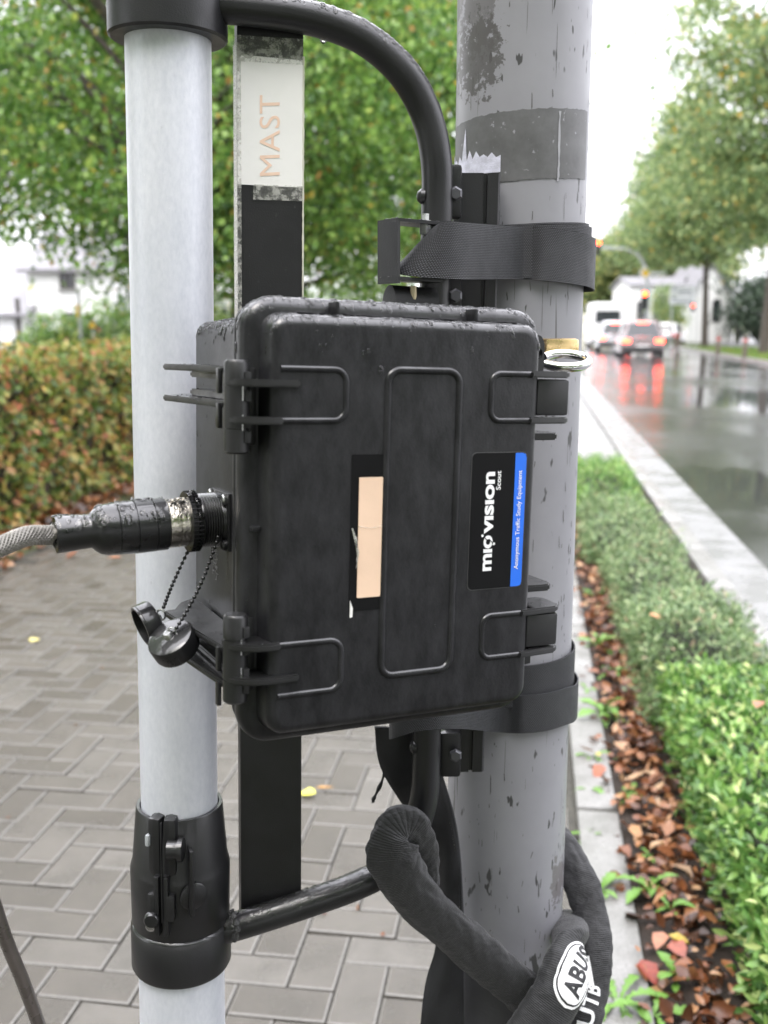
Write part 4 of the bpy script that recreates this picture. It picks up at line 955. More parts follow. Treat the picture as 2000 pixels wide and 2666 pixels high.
# hasp tabs
def tab(z0, z1, hole, par):
    bm = bmesh.new(); n = 20; x0, x1 = .112, .1385; zc, xc, rr = hole
    outer = [(x0, z0), (x1, z0), (x1, z1 - .008), (x1 - .003, z1 - .002), (x1 - .009, z1), (x0, z1)]
    # ring of the hole joined to the outline by radial sampling
    def hit(a):
        dx, dz = math.cos(a), math.sin(a); best = 1e9
        for i in range(len(outer)):
            p, q = outer[i], outer[(i + 1) % len(outer)]; ex, ez = q[0] - p[0], q[1] - p[1]; den = dx * ez - dz * ex
            if abs(den) < 1e-12: continue
            t = ((p[0] - xc) * ez - (p[1] - zc) * ex) / den; u = ((p[0] - xc) * dz - (p[1] - zc) * dx) / den
            if t > 0 and -1e-6 <= u <= 1 + 1e-6: best = min(best, t)
        return (xc + dx * best, zc + dz * best)
    angs = sorted([2 * math.pi * k / 28 for k in range(28)]); V = []; F = []
    for y in (.038, .048):
        for a in angs: V.append(W(xc + rr * math.cos(a), y, zc + rr * math.sin(a)))
        for a in angs: x_, z_ = hit(a); V.append(W(x_, y, z_))
    N_ = 28
    for k in range(N_):
        j = (k + 1) % N_
        F += [(k, N_ + k, N_ + j, j), (2 * N_ + k, 2 * N_ + j, 3 * N_ + j, 3 * N_ + k), (k, j, 2 * N_ + j, 2 * N_ + k), (N_ + k, 3 * N_ + k, 3 * N_ + j, N_ + j)]
    return mk('hasp_tab', V, F, LATCH, par, angle=40)
tab(.116, .146, (.1300, .1315, .0052), case); tab(-.132, -.112, (-.121, .1300, .0045), case)
# stickers
def sticker(name, x0, x1, z0, z1, mat, parent, y=-.0004, t=.0003, r=.004):
    p = rrect((x1 - x0) / 2, (z1 - z0) / 2, r, 4); cx, cz = (x0 + x1) / 2, (z0 + z1) / 2
    m = MB(); m.prism(p, lambda u, v: W(cx + u, y, cz + v), lambda u, v: W(cx + u, y + t, cz + v)); return m.build(name, mat, parent, smooth=False)
SATIN = simple('sticker_black', (.004, .004, .0045), .4, 0, 30, .1, 0, spec=.18)
bs = sticker('black_label', -.0492, -.0212, -.0625, .0535, SATIN, case, r=.0008)
sticker('cream_label', -.0432, -.0242, -.0525, .0368, CREAM, bs, -.0010, .0004, .0008)
m = MB(); m.prism([(-.0485, -.067), (-.0465, -.0665), (-.0462, -.060), (-.0485, -.054)], lambda u, v: W(u, -.0009, v), lambda u, v: W(u, -.0005, v)); m.build('torn_corner', PAPER, bs, smooth=False)
m = MB(); m.tube([W(-.0490, -.003, .000), W(-.0468, -.005, -.008), W(-.0440, -.003, -.018), W(-.0442, -.0012, -.030)], [.0006, .0014, .0009, .0004], 6); m.tube([W(-.0432, -.0014, .001), W(-.0338, -.0017, -.0005), W(-.0242, -.0014, .0005)], .00025, 5); m.build('loose_film', TAPE, bs)
ml = sticker('maker_label', .0512, .1002, -.0535, .0530, SATIN, case, -.0005, .0004, .004)
sticker('label_rim', .0506, .1008, -.0541, .0536, simple('label_edge', (.06, .06, .06), .4), ml, -.00025, .0002, .0044)
pb = rrect(.0054, .0531, .0001, 4)
m = MB(); poly = [(.0898, -.0532), (.0962, -.0532), (.0990, -.0525), (.0999, -.0495), (.0999, .0487), (.0991, .0518), (.0962, .0527), (.0898, .0527)]
m.prism(poly, lambda u, v: W(u, -.0008, v), lambda u, v: W(u, -.0005, v)); m.build('blue_stripe', BLUEINK, ml, smooth=False)
def text_mesh(s, bold=0.0, res=6, spacing=1.0):
    cu = bpy.data.curves.new('t', 'FONT'); cu.body = s; cu.size = 1; cu.offset = bold; cu.resolution_u = res; cu.space_character = spacing
    o = bpy.data.objects.new('t', cu); COL.objects.link(o); dg = bpy.context.evaluated_depsgraph_get(); dg.update()
    me = bpy.data.meshes.new_from_object(o.evaluated_get(dg)); V = [tuple(v.co) for v in me.vertices]; F = [tuple(p.vertices) for p in me.polygons]
    bpy.data.objects.remove(o); bpy.data.curves.remove(cu); bpy.data.meshes.remove(me); return V, F
def text_on(s, fn, L, Hh, name, mat, parent, bold=0., spacing=1., cuts=0):
    """fit the text box to L x Hh; fn(u,v) maps into space"""
    V, F = text_mesh(s, bold, 6, spacing); xs = [v[0] for v in V]; ys = [v[1] for v in V]
    x0, x1, y0, y1 = min(xs), max(xs), min(ys), max(ys)
    if cuts:
        bm = bmesh.new(); vs = [bm.verts.new(v) for v in V]
        for f in F:
            try: bm.faces.new([vs[i] for i in f])
            except ValueError: pass
        for ax, lo, hi, n in ((0, x0, x1, cuts * 2), (1, y0, y1, cuts)):
            for k in range(1, n):
                c = [0, 0, 0]; c[ax] = lo + (hi - lo) * k / n; nn = [0, 0, 0]; nn[ax] = 1
                bmesh.ops.bisect_plane(bm, geom=bm.verts[:] + bm.edges[:] + bm.faces[:], plane_co=c, plane_no=nn)
        bm.verts.index_update(); V = [tuple(v.co) for v in bm.verts]; F = [tuple(v.index for v in f.verts) for f in bm.faces]; bm.free()
    return mk(name, [fn((v[0] - x0) / (x1 - x0) * L, (v[1] - y0) / (y1 - y0) * Hh) for v in V], F, mat, parent, smooth=False)
# reading upwards: u along +z, v along -x (cap height towards the left)
y_ = -.00085
lab = text_on('m\u0131o', lambda u, v: W(.0718 - v, y_, -.0392 + u), .0280, .0082, 'maker_name', WHITEINK, ml, .032, .98)
text_on('v\u0131s\u0131on', lambda u, v: W(.0718 - v, y_, -.0098 + u), .0482, .0082, 'maker_name', WHITEINK, ml, .032, .98)
m = MB()
for x, z_ in ((.0624, -.0112), (.0730, -.0180)): m.lathe(W(x, y_ - .0001, z_), CR @ Vector((0, 1, 0)), [(0, .0011), (.0002, .0011)], 14)
m.build('logo_dots', WHITEINK, ml)
m = MB()
for (xa, za_, xb, zb_) in ((.0634, -.0118, .0672, -.0155), (.0684, -.0140, .0722, -.0178)):
    d = Vector((xb - xa, zb_ - za_)).normalized(); p = Vector((-d.y, d.x)) * .00035
    m.add([W(xa + p.x, y_ - .0002, za_ + p.y), W(xb + p.x, y_ - .0002, zb_ + p.y), W(xb - p.x, y_ - .0002, zb_ - p.y), W(xa - p.x, y_ - .0002, za_ - p.y)], [(0, 1, 2, 3)])
m.build('logo_cuts', SATIN, ml, smooth=False)
text_on('Scout', lambda u, v: W(.0772 - v, y_, .0242 + u), .0148, .0042, 'model_name', WHITEINK, ml, .02)
text_on('Anonymous Traffic Study Equipment', lambda u, v: W(.0972 - v, -.0011, -.0395 + u), .0785, .0050, 'stripe_text', WHITEINK, ml, .008)
# scratched scribble on the case side
m = MB(); r5 = random.Random(5)
for (y0, z0, n, amp) in ((.128, -.020, 46, .0022), (.137, -.022, 40, .0016), (.098, -.028, 40, .0008), (.083, -.022, 12, .0035)):
    pts = []
    for k in range(n): pts.append(W(-w0 - .0009 + .0003 * (k / n), y0 + r5.gauss(0, amp) + math.sin(k * 1.7) * amp, z0 - k * .0009 + math.cos(k * 2.1) * .0006))
    m.tube(pts, .00016, 4)
m.build('scratched_marks', simple('scratch_grey', (.25, .24, .22), .6), case)

# socket on the case side
SX, SYD, SZ = -w0 - .0002, .110, -.0068
m = MB(); m.box(W(SX - .0015, SYD, SZ), (.004, .046, .046), CR, .0018); sk = m.build('socket', COAT, case)
for a in (-1, 1):
    for b in (-1, 1): m = MB(); m.lathe(W(SX - .003, SYD + a * .0182, SZ + b * .0182), Wn((-1, 0, 0)), [(0, .0042), (.003, .0042), (.0042, .003), (.0036, .0015), (.0036, 0)], 14); m.build('screw', STEEL if b > 0 else COAT, sk)
m = MB(); pr = [(0, .0215)]
for k in range(8): pr += [(.003 + k * .002, .0205), (.004 + k * .002, .0215)]
pr += [(.021, .0205), (.0215, .019)]
m.lathe(W(SX - .003, SYD, SZ), Wn((-1, 0, -.03)), pr, 36); m.build('thread', COAT, sk)
# cable with its plug
AX = Wn((-1, 0, -.055)).normalized(); A0 = W(SX - .022, SYD, SZ - .0005)
cb = thing('sensor_cable', 'steel-braided cable with thick black plug screwed into the left side of the case', 'cable', tuple(A0))
m = MB(); pr = [(0, .0205)]; N_ = 36; V = []
m.lathe(A0, AX, [(0, .019), (.0005, .0232), (.003, .0238), (.0035, .0225), (.0045, .0225), (.005, .0238), (.0085, .0238), (.009, .0205)], 40); cr_ = m.build('coupling_ring', RUBBER, cb)
m = MB()
for k in range(44):
    a = 2 * math.pi * k / 44; up = (Vector((0, 0, 1)) - AX * AX.z).normalized(); si = AX.cross(up); q = A0 + (up * math.cos(a) + si * math.sin(a)) * .0236
    m.tube([q + AX * .0005, q + AX * .0082], .0007, 5)
m.build('knurling', RUBBER, cr_)
m = MB(); m.lathe(A0 + AX * .009, AX, [(0, .018), (.0002, .0192), (.0072, .0192), (.0075, .0186), (.0080, .0186), (.0083, .0192), (.0155, .0192), (.016, .018)], 40); m.build('clamp_ring', simple('wet_brass_steel', (.62, .58, .50), .18, 1, 60, .15, .2), cb)
m = MB(); m.lathe(A0 + AX * .0245, AX, [(q * .83, r) for q, r in [(0, .0185), (.001, .0203), (.012, .0205), (.0124, .0197), (.0130, .0197), (.0134, .0206), (.0290, .0207), (.0294, .0199), (.0300, .0199), (.0304, .0206), (.0450, .0203), (.0455, .0197), (.0460, .0200), (.056, .0196), (.0615, .0182), (.0655, .0158), (.0680, .0138), (.0700, .0128), (.0990, .0142), (.1000, .0140), (.1001, .0088), (.096, .008)]], 44); m.build('plug_boot', RUBBER, cb)
E0 = A0 + AX * .102
cpath = bez([E0, E0 + AX * .010, at(70, 1396, .735), at(0, 1424, .715), at(-110, 1475, .69), at(-300, 1640, .67), at(-420, 2000, .67)], 14)
def braid_mat():
    m = M('braided_steel', (.55, .53, .50), .3, .9); uv = m.coord('UV'); sx = m.n('ShaderNodeSeparateXYZ'); m.l(uv, sx.inputs[0])
    u = m.math('DIVIDE', sx.outputs[0], .0042); v = m.math('MULTIPLY', sx.outputs[1], 11.0)
    a = m.math('ABSOLUTE', m.math('SINE', m.math('MULTIPLY', m.math('ADD', u, v), math.pi))); b = m.math('ABSOLUTE', m.math('SINE', m.math('MULTIPLY', m.math('SUBTRACT', u, v), math.pi)))
    h = m.math('MULTIPLY', a, b); m.color(m.ramp(h, [(.05, (.06, .055, .05)), (.35, (.5, .48, .44)), (1, (.78, .76, .72))])); m.bump(h, 1.0, .0012); return m.m
def swept_uv(path, radf, n, name, mat, parent, squash=None):
    P = [Vector(p) for p in path]; m_ = len(P); V = []; UV = []; F = []; s_ = 0
    T = [((P[min(i + 1, m_ - 1)] - P[max(i - 1, 0)]).normalized()) for i in range(m_)]
    up = Vector((0, 0, 1)) if abs(T[0].z) < .9 else Vector((0, 1, 0)); N = (up - T[0] * up.dot(T[0])).normalized(); frames = []
    for i in range(m_):
        if i: s_ += (P[i] - P[i - 1]).length
        N = (N - T[i] * N.dot(T[i])).normalized(); B = T[i].cross(N); frames.append((P[i], N.copy(), B, s_))
        for k in range(n + 1):
            a = 2 * math.pi * k / n; V.append(P[i] + radf(i / (m_ - 1), a, N, B)); UV.append((s_, k / n))
    for i in range(m_ - 1):
        for k in range(n): F.append((i * (n + 1) + k, i * (n + 1) + k + 1, (i + 1) * (n + 1) + k + 1, (i + 1) * (n + 1) + k))
    o = mk(name, V, F, mat, parent, uv=UV, angle=80); return o, frames
m = MB(); m.tube(cpath, .0064, 24); cable_core = m.build('cable_core', simple('cable_core', (.03, .028, .026), .5), cb)
def helix(path, r, turns_per_m, ph, sgn):
    o = []; s_ = 0; N = None
    for i, p in enumerate(path):
        T = (path[min(i + 1, len(path) - 1)] - path[max(i - 1, 0)]).normalized()
        if N is None: up = Vector((0, 0, 1)); N = (up - T * up.dot(T)).normalized()
        N = (N - T * N.dot(T)).normalized(); B = T.cross(N)
        if i: s_ += (p - path[i - 1]).length
        a = ph + sgn * 2 * math.pi * turns_per_m * s_; o.append(p + (N * math.cos(a) + B * math.sin(a)) * r)
    return o
fine = []
for i in range(len(cpath) - 1):
    k_ = max(1, int((cpath[i + 1] - cpath[i]).length / .0016))
    for q in range(k_): fine.append(cpath[i].lerp(cpath[i + 1], q / k_))
L_f = 0; cut = len(fine)
for i in range(1, len(fine)):
    L_f += (fine[i] - fine[i - 1]).length
    if L_f > .16: cut = i; break
fine = fine[:cut]; m = MB()
for k in range(14):
    for sg in (-1, 1): m.tube(helix(fine, .0068, 20, 2 * math.pi * k / 14, sg), .00072, 6)
o = m.build('braid', simple('braid_steel', (.30, .285, .26), .42, .7, 200, .15, 0), cb); o['kind'] = 'stuff'
# dust caps on ball chains
def ball_chain(pa, pb, sag, nb, root):
    A, B = Vector(pa), Vector(pb); ch = None
    sph = bmesh.new(); bmesh.ops.create_icosphere(sph, subdivisions=2, radius=.00165); sph.verts.index_update()
    sv = [v.co.copy() for v in sph.verts]; sf = [[v.index for v in f.verts] for f in sph.faces]; sph.free()
    lk = MB(); pts = []
    for k in range(nb):
        t = k / (nb - 1); pts.append(A.lerp(B, t) + Vector((sag[0] * math.sin(math.pi * t), 0, sag[1] * math.sin(math.pi * t))))
    lk.tube(pts, .0005, 5); ch = lk.build('chain', COAT, root)
    me = None
    for p in pts:
        if me is None:
            m = MB(); m.add(sv, sf); o = mk('bead', m.V, m.F, RUBBER, ch, world=False, angle=80); me = o.data
        else: o = bpy.data.objects.new('bead', me); COL.objects.link(o); o.parent = ch
        o.location = p - root_off(ch)
def dust_cap(c, ax, r, t, label):
    root = thing('dust_cap', label, 'cap', tuple(c)); ax = Vector(ax).normalized()
    m = MB(); m.lathe(c, ax, [(0, r * .80), (.0012, r * .95), (.003, r), (t - .002, r), (t - .0015, r * .97), (t, r * .96), (t, r * .84), (t * .35, r * .82), (t * .35, 0)], 40); cp = m.build('cap_shell', RUBBER, root, angle=35)
    m = MB(); m.lathe(c - ax * .0006, ax, [(-.003, .0), (-.003, .003), (-.001, .0042), (.001, .0045)], 16); m.build('swivel', STEEL, root)
    return root
c1 = at(408, 1612, .795); c2 = at(440, 1655, .765)
d1 = dust_cap(c1, (-.80, -.50, -.30), .0172, .014, 'open black dust cap hanging lower left of the plug, its mouth facing left')
d2 = dust_cap(c2, (.30, .50, -.80), .0188, .0165, 'round knurled black dust cap hanging in front of the lower latch fins')
ball_chain(at(508, 1398, .80), c1 + Vector((.006, 0, .010)), (-.003, -.004), 17, d1)
ball_chain(at(568, 1398, .79), c2 + Vector((.004, 0, .003)), (.002, -.003), 21, d2)
for dd, cc in ((d1, c1 + Vector((.004, -.002, .004))), (d2, c2 + Vector((.002, 0, .002)))):
    m = MB(); pts = [cc + Vector((.0035 * math.cos(a), 0, .0045 * math.sin(a))) for a in [2 * math.pi * k / 12 for k in range(14)]]; m.tube(pts, .0008, 6, caps=False); m.build('split_ring', STEEL, dd)
# padlock
pk = thing('padlock', 'small brass padlock with wet chrome shackle in the hasp at the right of the case', 'padlock', tuple(W(.148, .05, .128)))
m = MB(); m.box(at(1452, 903, .945), (.034, .020, .0150), Matrix.Rotation(.35, 3, 'Z'), .0035); m.build('lock_body', BRASS, pk)
c = at(1472, 936, .915); pts = []
for k in range(17):
    a = math.radians(-150 + 300 * k / 16); pts.append(c + Vector((.0185 * math.cos(a) * 1.1, .014 * math.sin(a) + .004, .0055 * math.sin(a) - .001)))
m = MB(); m.tube(pts, .0043, 14); m.build('shackle', CHROME, pk)

# ================================================================= STREET POLE
PX, PY, PR = .1443, 1.14, .0690
pr_ = thing('street_pole', 'thick round grey street pole with scuffed paint and a dark band', 'pole', (PX, PY, 0))
V = []; F = []; n = 72; zs = [0, .02] + [k * .25 for k in range(1, 14)]
for z_ in zs:
    for k in range(n): a = 2 * math.pi * k / n; V.append((PX + PR * math.cos(a), PY + PR * math.sin(a), z_))
for i in range(len(zs) - 1):
    for k in range(n): F.append((i * n + k, i * n + (k + 1) % n, (i + 1) * n + (k + 1) % n, (i + 1) * n + k))
mk('shaft', V, F, POLE, pr_)
m = MB(); m.lathe((PX, PY, 0), (0, 0, 1), [(0, .085), (.02, .085), (.03, PR + .001), (.04, PR + .0005)], 48); m.build('base_collar', POLE, pr_)
def on_pole(a, z_, off): return Vector((PX + (PR + off) * math.cos(a), PY + (PR + off) * math.sin(a), z_))
def pole_z(py): return at(1360, py, PY - PR).z
rows = []; ra = random.Random(4)
za, zb = pole_z(286), pole_z(470)
for j in range(9):
    t = j / 8; row = []
    for k in range(61):
        a = math.radians(-178 + 152 * k / 60); jz = (ra.uniform(-.0006, .0006) if j in (0, 8) else 0)
        row.append(on_pole(a, zb + (za - zb) * t + (k / 60 - .5) * .012 + jz, .0006))
    rows.append(row)
m = MB(); m.quadgrid(rows); m.build('old_tape_band', RESID, pr_)
rows = []
for j in range(2): rows.append([on_pole(math.radians(-66 + ra.uniform(-.5, .5) + j * 1.6), zb + (za - zb) * t / 12, .0010) for t in range(13)])
m = MB(); m.quadgrid(rows); m.build('tape_crease', simple('crease', (.34, .34, .36), .5), pr_)
# white paper scrap at the rail top
jag = [.0, .012, .004, .006, .001, .008, .003, .034, .002, .012, .003, .010, .004, .006, .003, .007, .002, .004]
rows = [[], []]
for k in range(len(jag)):
    a = math.radians(-180 + 66 * k / (len(jag) - 1)); rows[0].append(on_pole(a, pole_z(446), .0012)); rows[1].append(on_pole(a + (.03 if jag[k] > .03 else 0), pole_z(412) + jag[k], .0012))
m = MB(); m.quadgrid(rows); m.build('torn_paper', simple('scrap_paper', (.62, .62, .72), .6, 0, 90, .25, .3), pr_)
# individual scuffs standing proud as dry paint flakes
r6 = random.Random(61); fk = MB()
for k in range(340):
    a = math.radians(r6.uniform(-170, -12)); z_ = r6.uniform(.75, 1.98); h_ = abs(r6.gauss(.004, .006)) + .0012; w_ = r6.uniform(.004, .016)
    if r6.random() < .12: h_ = r6.uniform(.02, .05); w_ = .006
    tl_ = r6.gauss(0, .5) * w_ * 2
    fk.add([on_pole(a - w_ / 2, z_, .0003), on_pole(a + w_ / 2, z_ + h_ * .2, .0003), on_pole(a + w_ / 2 + tl_, z_ + h_, .0003), on_pole(a - w_ / 4 + tl_, z_ + h_ * 1.1, .0003)], [(0, 1, 2, 3)])
o = fk.build('scuff_marks', simple('scuff', (.075, .072, .07), .6), pr_, smooth=False); o['kind'] = 'stuff'

# ================================================================= SILVER MAST
TYD = .99
ta, tbm = at(439.5, 200, TYD), at(467, 2042, TYD); td = (ta - tbm).normalized()
def tz(z_): return ta + td * ((z_ - ta.z) / td.z)
mr = thing('silver_mast', 'brushed silver telescopic mast tube with a black clamp collar, left of the case', 'mast', tuple(tz(0)))
zc_ = at(467, 2140, TYD).z
m = MB(); m.lathe(tz(zc_ - .02), td, [(k * .04, .0385 - .00001 * k) for k in range(48)], 64); utube = m.build('upper_tube', ALU, mr)
m = MB(); m.lathe(tz(0), td, [(0, .0455), (at(487, 2480, TYD).z, .0445)], 64); m.build('lower_tube', ALU, mr)
m = MB(); m.lathe(tz(0), td, [(0, .06), (.004, .06), (.03, .05), (.034, .0456)], 48); m.build('foot', COAT, mr)
zt, zm, zb_, ze = [at(470, y, TYD - .04).z for y in (2135, 2290, 2445, 2562)]
ax_ = td
def TZ(z_): return tz(z_)
L_ = lambda z_: (z_ - ze) / td.z
clp = thing('mast_clamp', 'black plastic locking clamp with lever around the silver mast', 'clamp', tuple(TZ(ze)))
m = MB(); m.lathe(TZ(ze), td, [(0, .0462), (.0005, .0498), (.004, .0515), (L_(zb_) - .002, .0515), (L_(zb_), .0500), (L_(zb_) + .001, .0488)], 72); m.build('lower_ring', COAT, clp)
m = MB(); m.lathe(TZ(ze), td, [(L_(zb_), .0486), (L_(zb_) + .003, .0500), (L_(zm) - .004, .0508), (L_(zm), .0500), (L_(zm) + .006, .0482), (L_(zt) - .001, .0436), (L_(zt), .0430), (L_(zt), .0400), (L_(zt) - .01, .0386)], 72); cl = m.build('collar', COAT, clp)
front = (Vector((0, -1, 0)) - td * (Vector((0, -1, 0)).dot(td))).normalized(); right = td.cross(front) * -1
if right.x < 0: right = -right
RT = Matrix((right, -front, td)).transposed()     # columns: right, back, up
def cl_pt(ang, z_, r): a = math.radians(ang); return TZ(z_) + (front * math.cos(a) + right * math.sin(a)) * r
def cz(py): return at(430, py, TYD - .055).z
def clbox(px, py0, py1, wpx, rr, name, thick=.010, mat=COAT, bev=.002, par=None):
    """block on the collar front spanning pixel rows"""
    z0, z1 = cz(py1), cz(py0); x = (at(px, (py0 + py1) / 2, TYD - .055) - TZ((z0 + z1) / 2)).dot(right); y = math.sqrt(max(rr * rr - x * x, 1e-6))
    c = TZ((z0 + z1) / 2) + right * x + front * (y - thick / 2 + .004)
    fr_ = (front * y + right * x).normalized(); Rq = Matrix((fr_.cross(td) * (1 if fr_.cross(td).x > 0 else -1), -fr_, td)).transposed()
    m = MB(); m.box(c, (wpx / 2900, thick, z1 - z0), Rq, bev); return m.build(name, mat, par or clp)
for px, sgn in ((402, -1), (440, 1)):
    la = clbox(px + sgn * -1, 2140, 2292, 41, .0472, 'cheek', .020, bev=.0065)
    clbox(411 if sgn < 0 else 433, 2285, 2440, 17, .0525, 'seam_rail', .016)
    clbox(px - 4 * (-sgn), 2330, 2400, 28, .0535, 'boss', .014, bev=.004)
clbox(422, 2142, 2400, 2.5, .0545, 'seam', .004, BLACKFILM, .0003)
m = MB(); q = cl_pt(-22, cz(2418), .053); m.lathe(q, front, [(0, .0055), (.003, .0055), (.004, .004), (.004, 0)], 18); m.build('bolt', STEEL, clp)
m = MB(); q = TZ(cz(2395)) + front * .053 + right * -.018; m.lathe(q, front, [(0, .008), (.004, .008), (.006, .0065), (.006, 0)], 22); m.build('button', COAT, clp)
m = MB(); q = TZ(cz(2215)) + front * .052 + right * -.002; m.lathe(q, right, [(0, .0095), (.010, .0095), (.0105, .0120), (.0150, .0120), (.016, .010), (.016, 0)], 28); kn = m.build('lever_knob', COAT, clp)
clbox(497, 2212, 2388, 15, .0585, 'lever', .012, bev=.003)
m = MB(); m.lathe(TZ(cz(2342)) + right * .0215 + front * .0470, (front * .85 + right * .5), [(0, .014), (.002, .014), (.003, .0125), (.003, 0)], 26); m.build('lever_disc', COAT, clp)
clbox(382, 2185, 2215, 14, .0500, 'white_tab', .008, simple('tab_grey', (.42, .44, .46), .4), .002)
# ================================================================= MOUNTING BRACKET
bk = thing('mounting_bracket', 'black tubular mounting bracket with flat bar joining the mast to the grey pole', 'bracket', tuple(at(1100, 2150, 1.02)))
PRd = .0146; YP = 1.012
top = bez([at(560, 16, .985), at(640, 22, .985), at(760, 38, .99), at(860, 62, .995), at(960, 108, 1.0), at(1050, 190, 1.005), at(1110, 300, YP), at(1136, 420, YP), at(1137, 560, YP), at(1132, 760, YP), at(1125, 1100, YP)], 8)
m = MB(); m.tube(top, PRd, 28); m.build('upper_pipe', COAT, bk)
bot = bez([at(585, 2420, .985), at(660, 2398, .985), at(800, 2352, .99), at(930, 2305, 1.0), at(1010, 2260, YP), at(1070, 2180, YP), at(1103, 2085, YP), at(1110, 1980, YP), at(1112, 1850, YP), at(1118, 1500, YP), at(1125, 1090, YP)], 8)
m = MB(); m.tube(bot, PRd, 28); m.build('lower_pipe', COAT, bk)
tc_ = tz(at(439, 20, TYD).z)
zt0 = at(430, 64, TYD - .05).z
m = MB(); m.lathe(tz(zt0), td, [(0, .0400), (0, .0505), (.002, .0530), (.075, .0530), (.077, .0505), (.077, .0400)], 64); m.build('top_collar', COAT, bk)
# weld bead where the lower pipe meets the clamp ring
m = MB(); m.tube(bez([at(600, 2370, .95), at(612, 2392, .948), at(618, 2420, .95), at(610, 2448, .955)], 5), [.003 + .0012 * math.sin(k * 2.1) for k in range(16)], 8); m.build('weld', STEEL and simple('weld_metal', (.05, .05, .052), .22, .3, 90, .4, .6, .003), bk)
# flat bar: four corner pixels at its front face
def bar_pt(x, y, Y): return at(x, y, Y)
YB = 1.0
fl_ = [at(617, 55, YB), at(790, 55, YB), at(784, 2362, YB), at(628, 2404, YB)]
nb = Vector((.10, 1, 0)).normalized() * .012
fl2 = [p + Vector((-.0045, .016, 0)) for p in fl_]
m = MB(); V = fl_ + fl2; m.add(V, [(3, 2, 1, 0), (4, 5, 6, 7), (0, 1, 5, 4), (1, 2, 6, 5), (2, 3, 7, 6), (3, 0, 4, 7)])
fb = m.build('flat_bar', COAT, bk, smooth=False)
def barface(u, v, off=.0008):
    """u 0..1 across, v pixel row"""
    t = (v - 55) / (2420 - 55); zt_ = at(700, v, YB).z; tt = (fl_[0].z - zt_) / (fl_[0].z - fl_[3].z)
    l_ = fl_[0].lerp(fl_[3], tt); r_ = fl_[1].lerp(fl_[2], tt); return l_.lerp(r_, u) + Vector((0, -off, 0))
def barpatch(name, u0, u1, v0, v1, mat, off, par, slant=0):
    rows = [[barface(u0 + (u1 - u0) * i / 6, v0 + (v1 - v0) * j / 6 + slant * (i / 6), off) for i in range(7)] for j in range(7)]
    m = MB(); m.quadgrid(rows); return m.build(name, mat, par, smooth=False)
barpatch('paper_label', .0, 1.0, 142, 480, PAPER, .0010, bk, 18)
barpatch('tape_strip', -.0, 1.0, 92, 160, TAPE, .0014, bk, 12); barpatch('tape_strip', .24, 1.0, 482, 522, TAPE, .0014, bk, 12)
barpatch('tape_strip', -.06, .06, 92, 810, TAPE, .0017, bk, 0)
m = MB(); m.quadgrid([[fl_[0].lerp(fl_[3], t) + Vector((-.0002, -.0016, 0)) for t in (0.02, .1, .2, .3)], [fl_[0].lerp(fl_[3], t) + Vector((-.0055, .014, 0)) for t in (0.02, .1, .2, .3)]]); m.build('tape_fold', simple('yellowed_tape', (.30, .28, .20), .3, 0, 70, .3, .2), bk)
e_ = fl_[1].lerp(fl_[2], 1); m = MB(); m.tube([barface(1.004, v, .0006) for v in range(150, 800, 14)], [.0006 + .0005 * ra.random() for _ in range(47)], 5); m.build('tape_edge', simple('tape_edge_cream', (.60, .58, .48), .5), bk)
text_on('MAST', lambda u, v: barface(.65 - v / .042 * .31, 462 - u, .0013), 212, .042, 'faded_lettering', PRINT_O, bk, 0, 1.05)
# rail against the pole
YR = 1.045
def rail_pt(px, py): return at(px, py, YR)
rt = [at(1182, 450, YR), at(1305, 443, YR), at(1272, 2010, YR), at(1150, 2000, YR)]
xl_, xr_ = rt[0].x, rt[1].x; slx = (rt[3].x - rt[0].x) / (rt[3].z - rt[0].z)
sec = [(-.0215, .030), (-.0215, .004), (-.0175, 0), (.006, 0), (.0065, .005), (.0095, .005), (.010, 0), (.0205, 0), (.0225, .003), (.0225, .030)]
m = MB(); V = []; F = []; ztop, zbot = rt[0].z, at(1210, 2010, YR).z
for z_ in (zbot, ztop):
    xc = (xl_ + xr_) / 2 + slx * (z_ - ztop)
    V += [(xc + sx_, YR + sy_, z_) for sx_, sy_ in sec]
ns = len(sec); F = [(i, (i + 1) % ns, ns + (i + 1) % ns, ns + i) for i in range(ns)] + [tuple(range(ns - 1, -1, -1)), tuple(range(ns, 2 * ns))]
m.add(V, F); m.build('rail', COAT, bk, angle=30)
for py in (500, 765, 1960):
    c = at(1172, py, 1.03); m = MB(); m.box(c, (.022, .014, .05), None, .004); m.build('rail_clamp', COAT, bk)
    m = MB(); m.lathe(at(1186, py + 5, 1.012), (0, -1, 0), [(0, .007), (.003, .007), (.0045, .005), (.0045, 0)], 6); m.build('bolt', simple('dull_bolt', (.10, .10, .11), .35, .6), bk)
for px, py in ((1087, 512), (1068, 1945)):
    c = at(px, py, YP - .004); m = MB(); m.lathe(c + Vector((.014, 0, 0)), (-1, 0, .02), [(0, .0045), (.006, .0045), (.007, .0070), (.011, .0070), (.014, .0045), (.015, 0)], 20); m.build('bolt', COAT, bk)
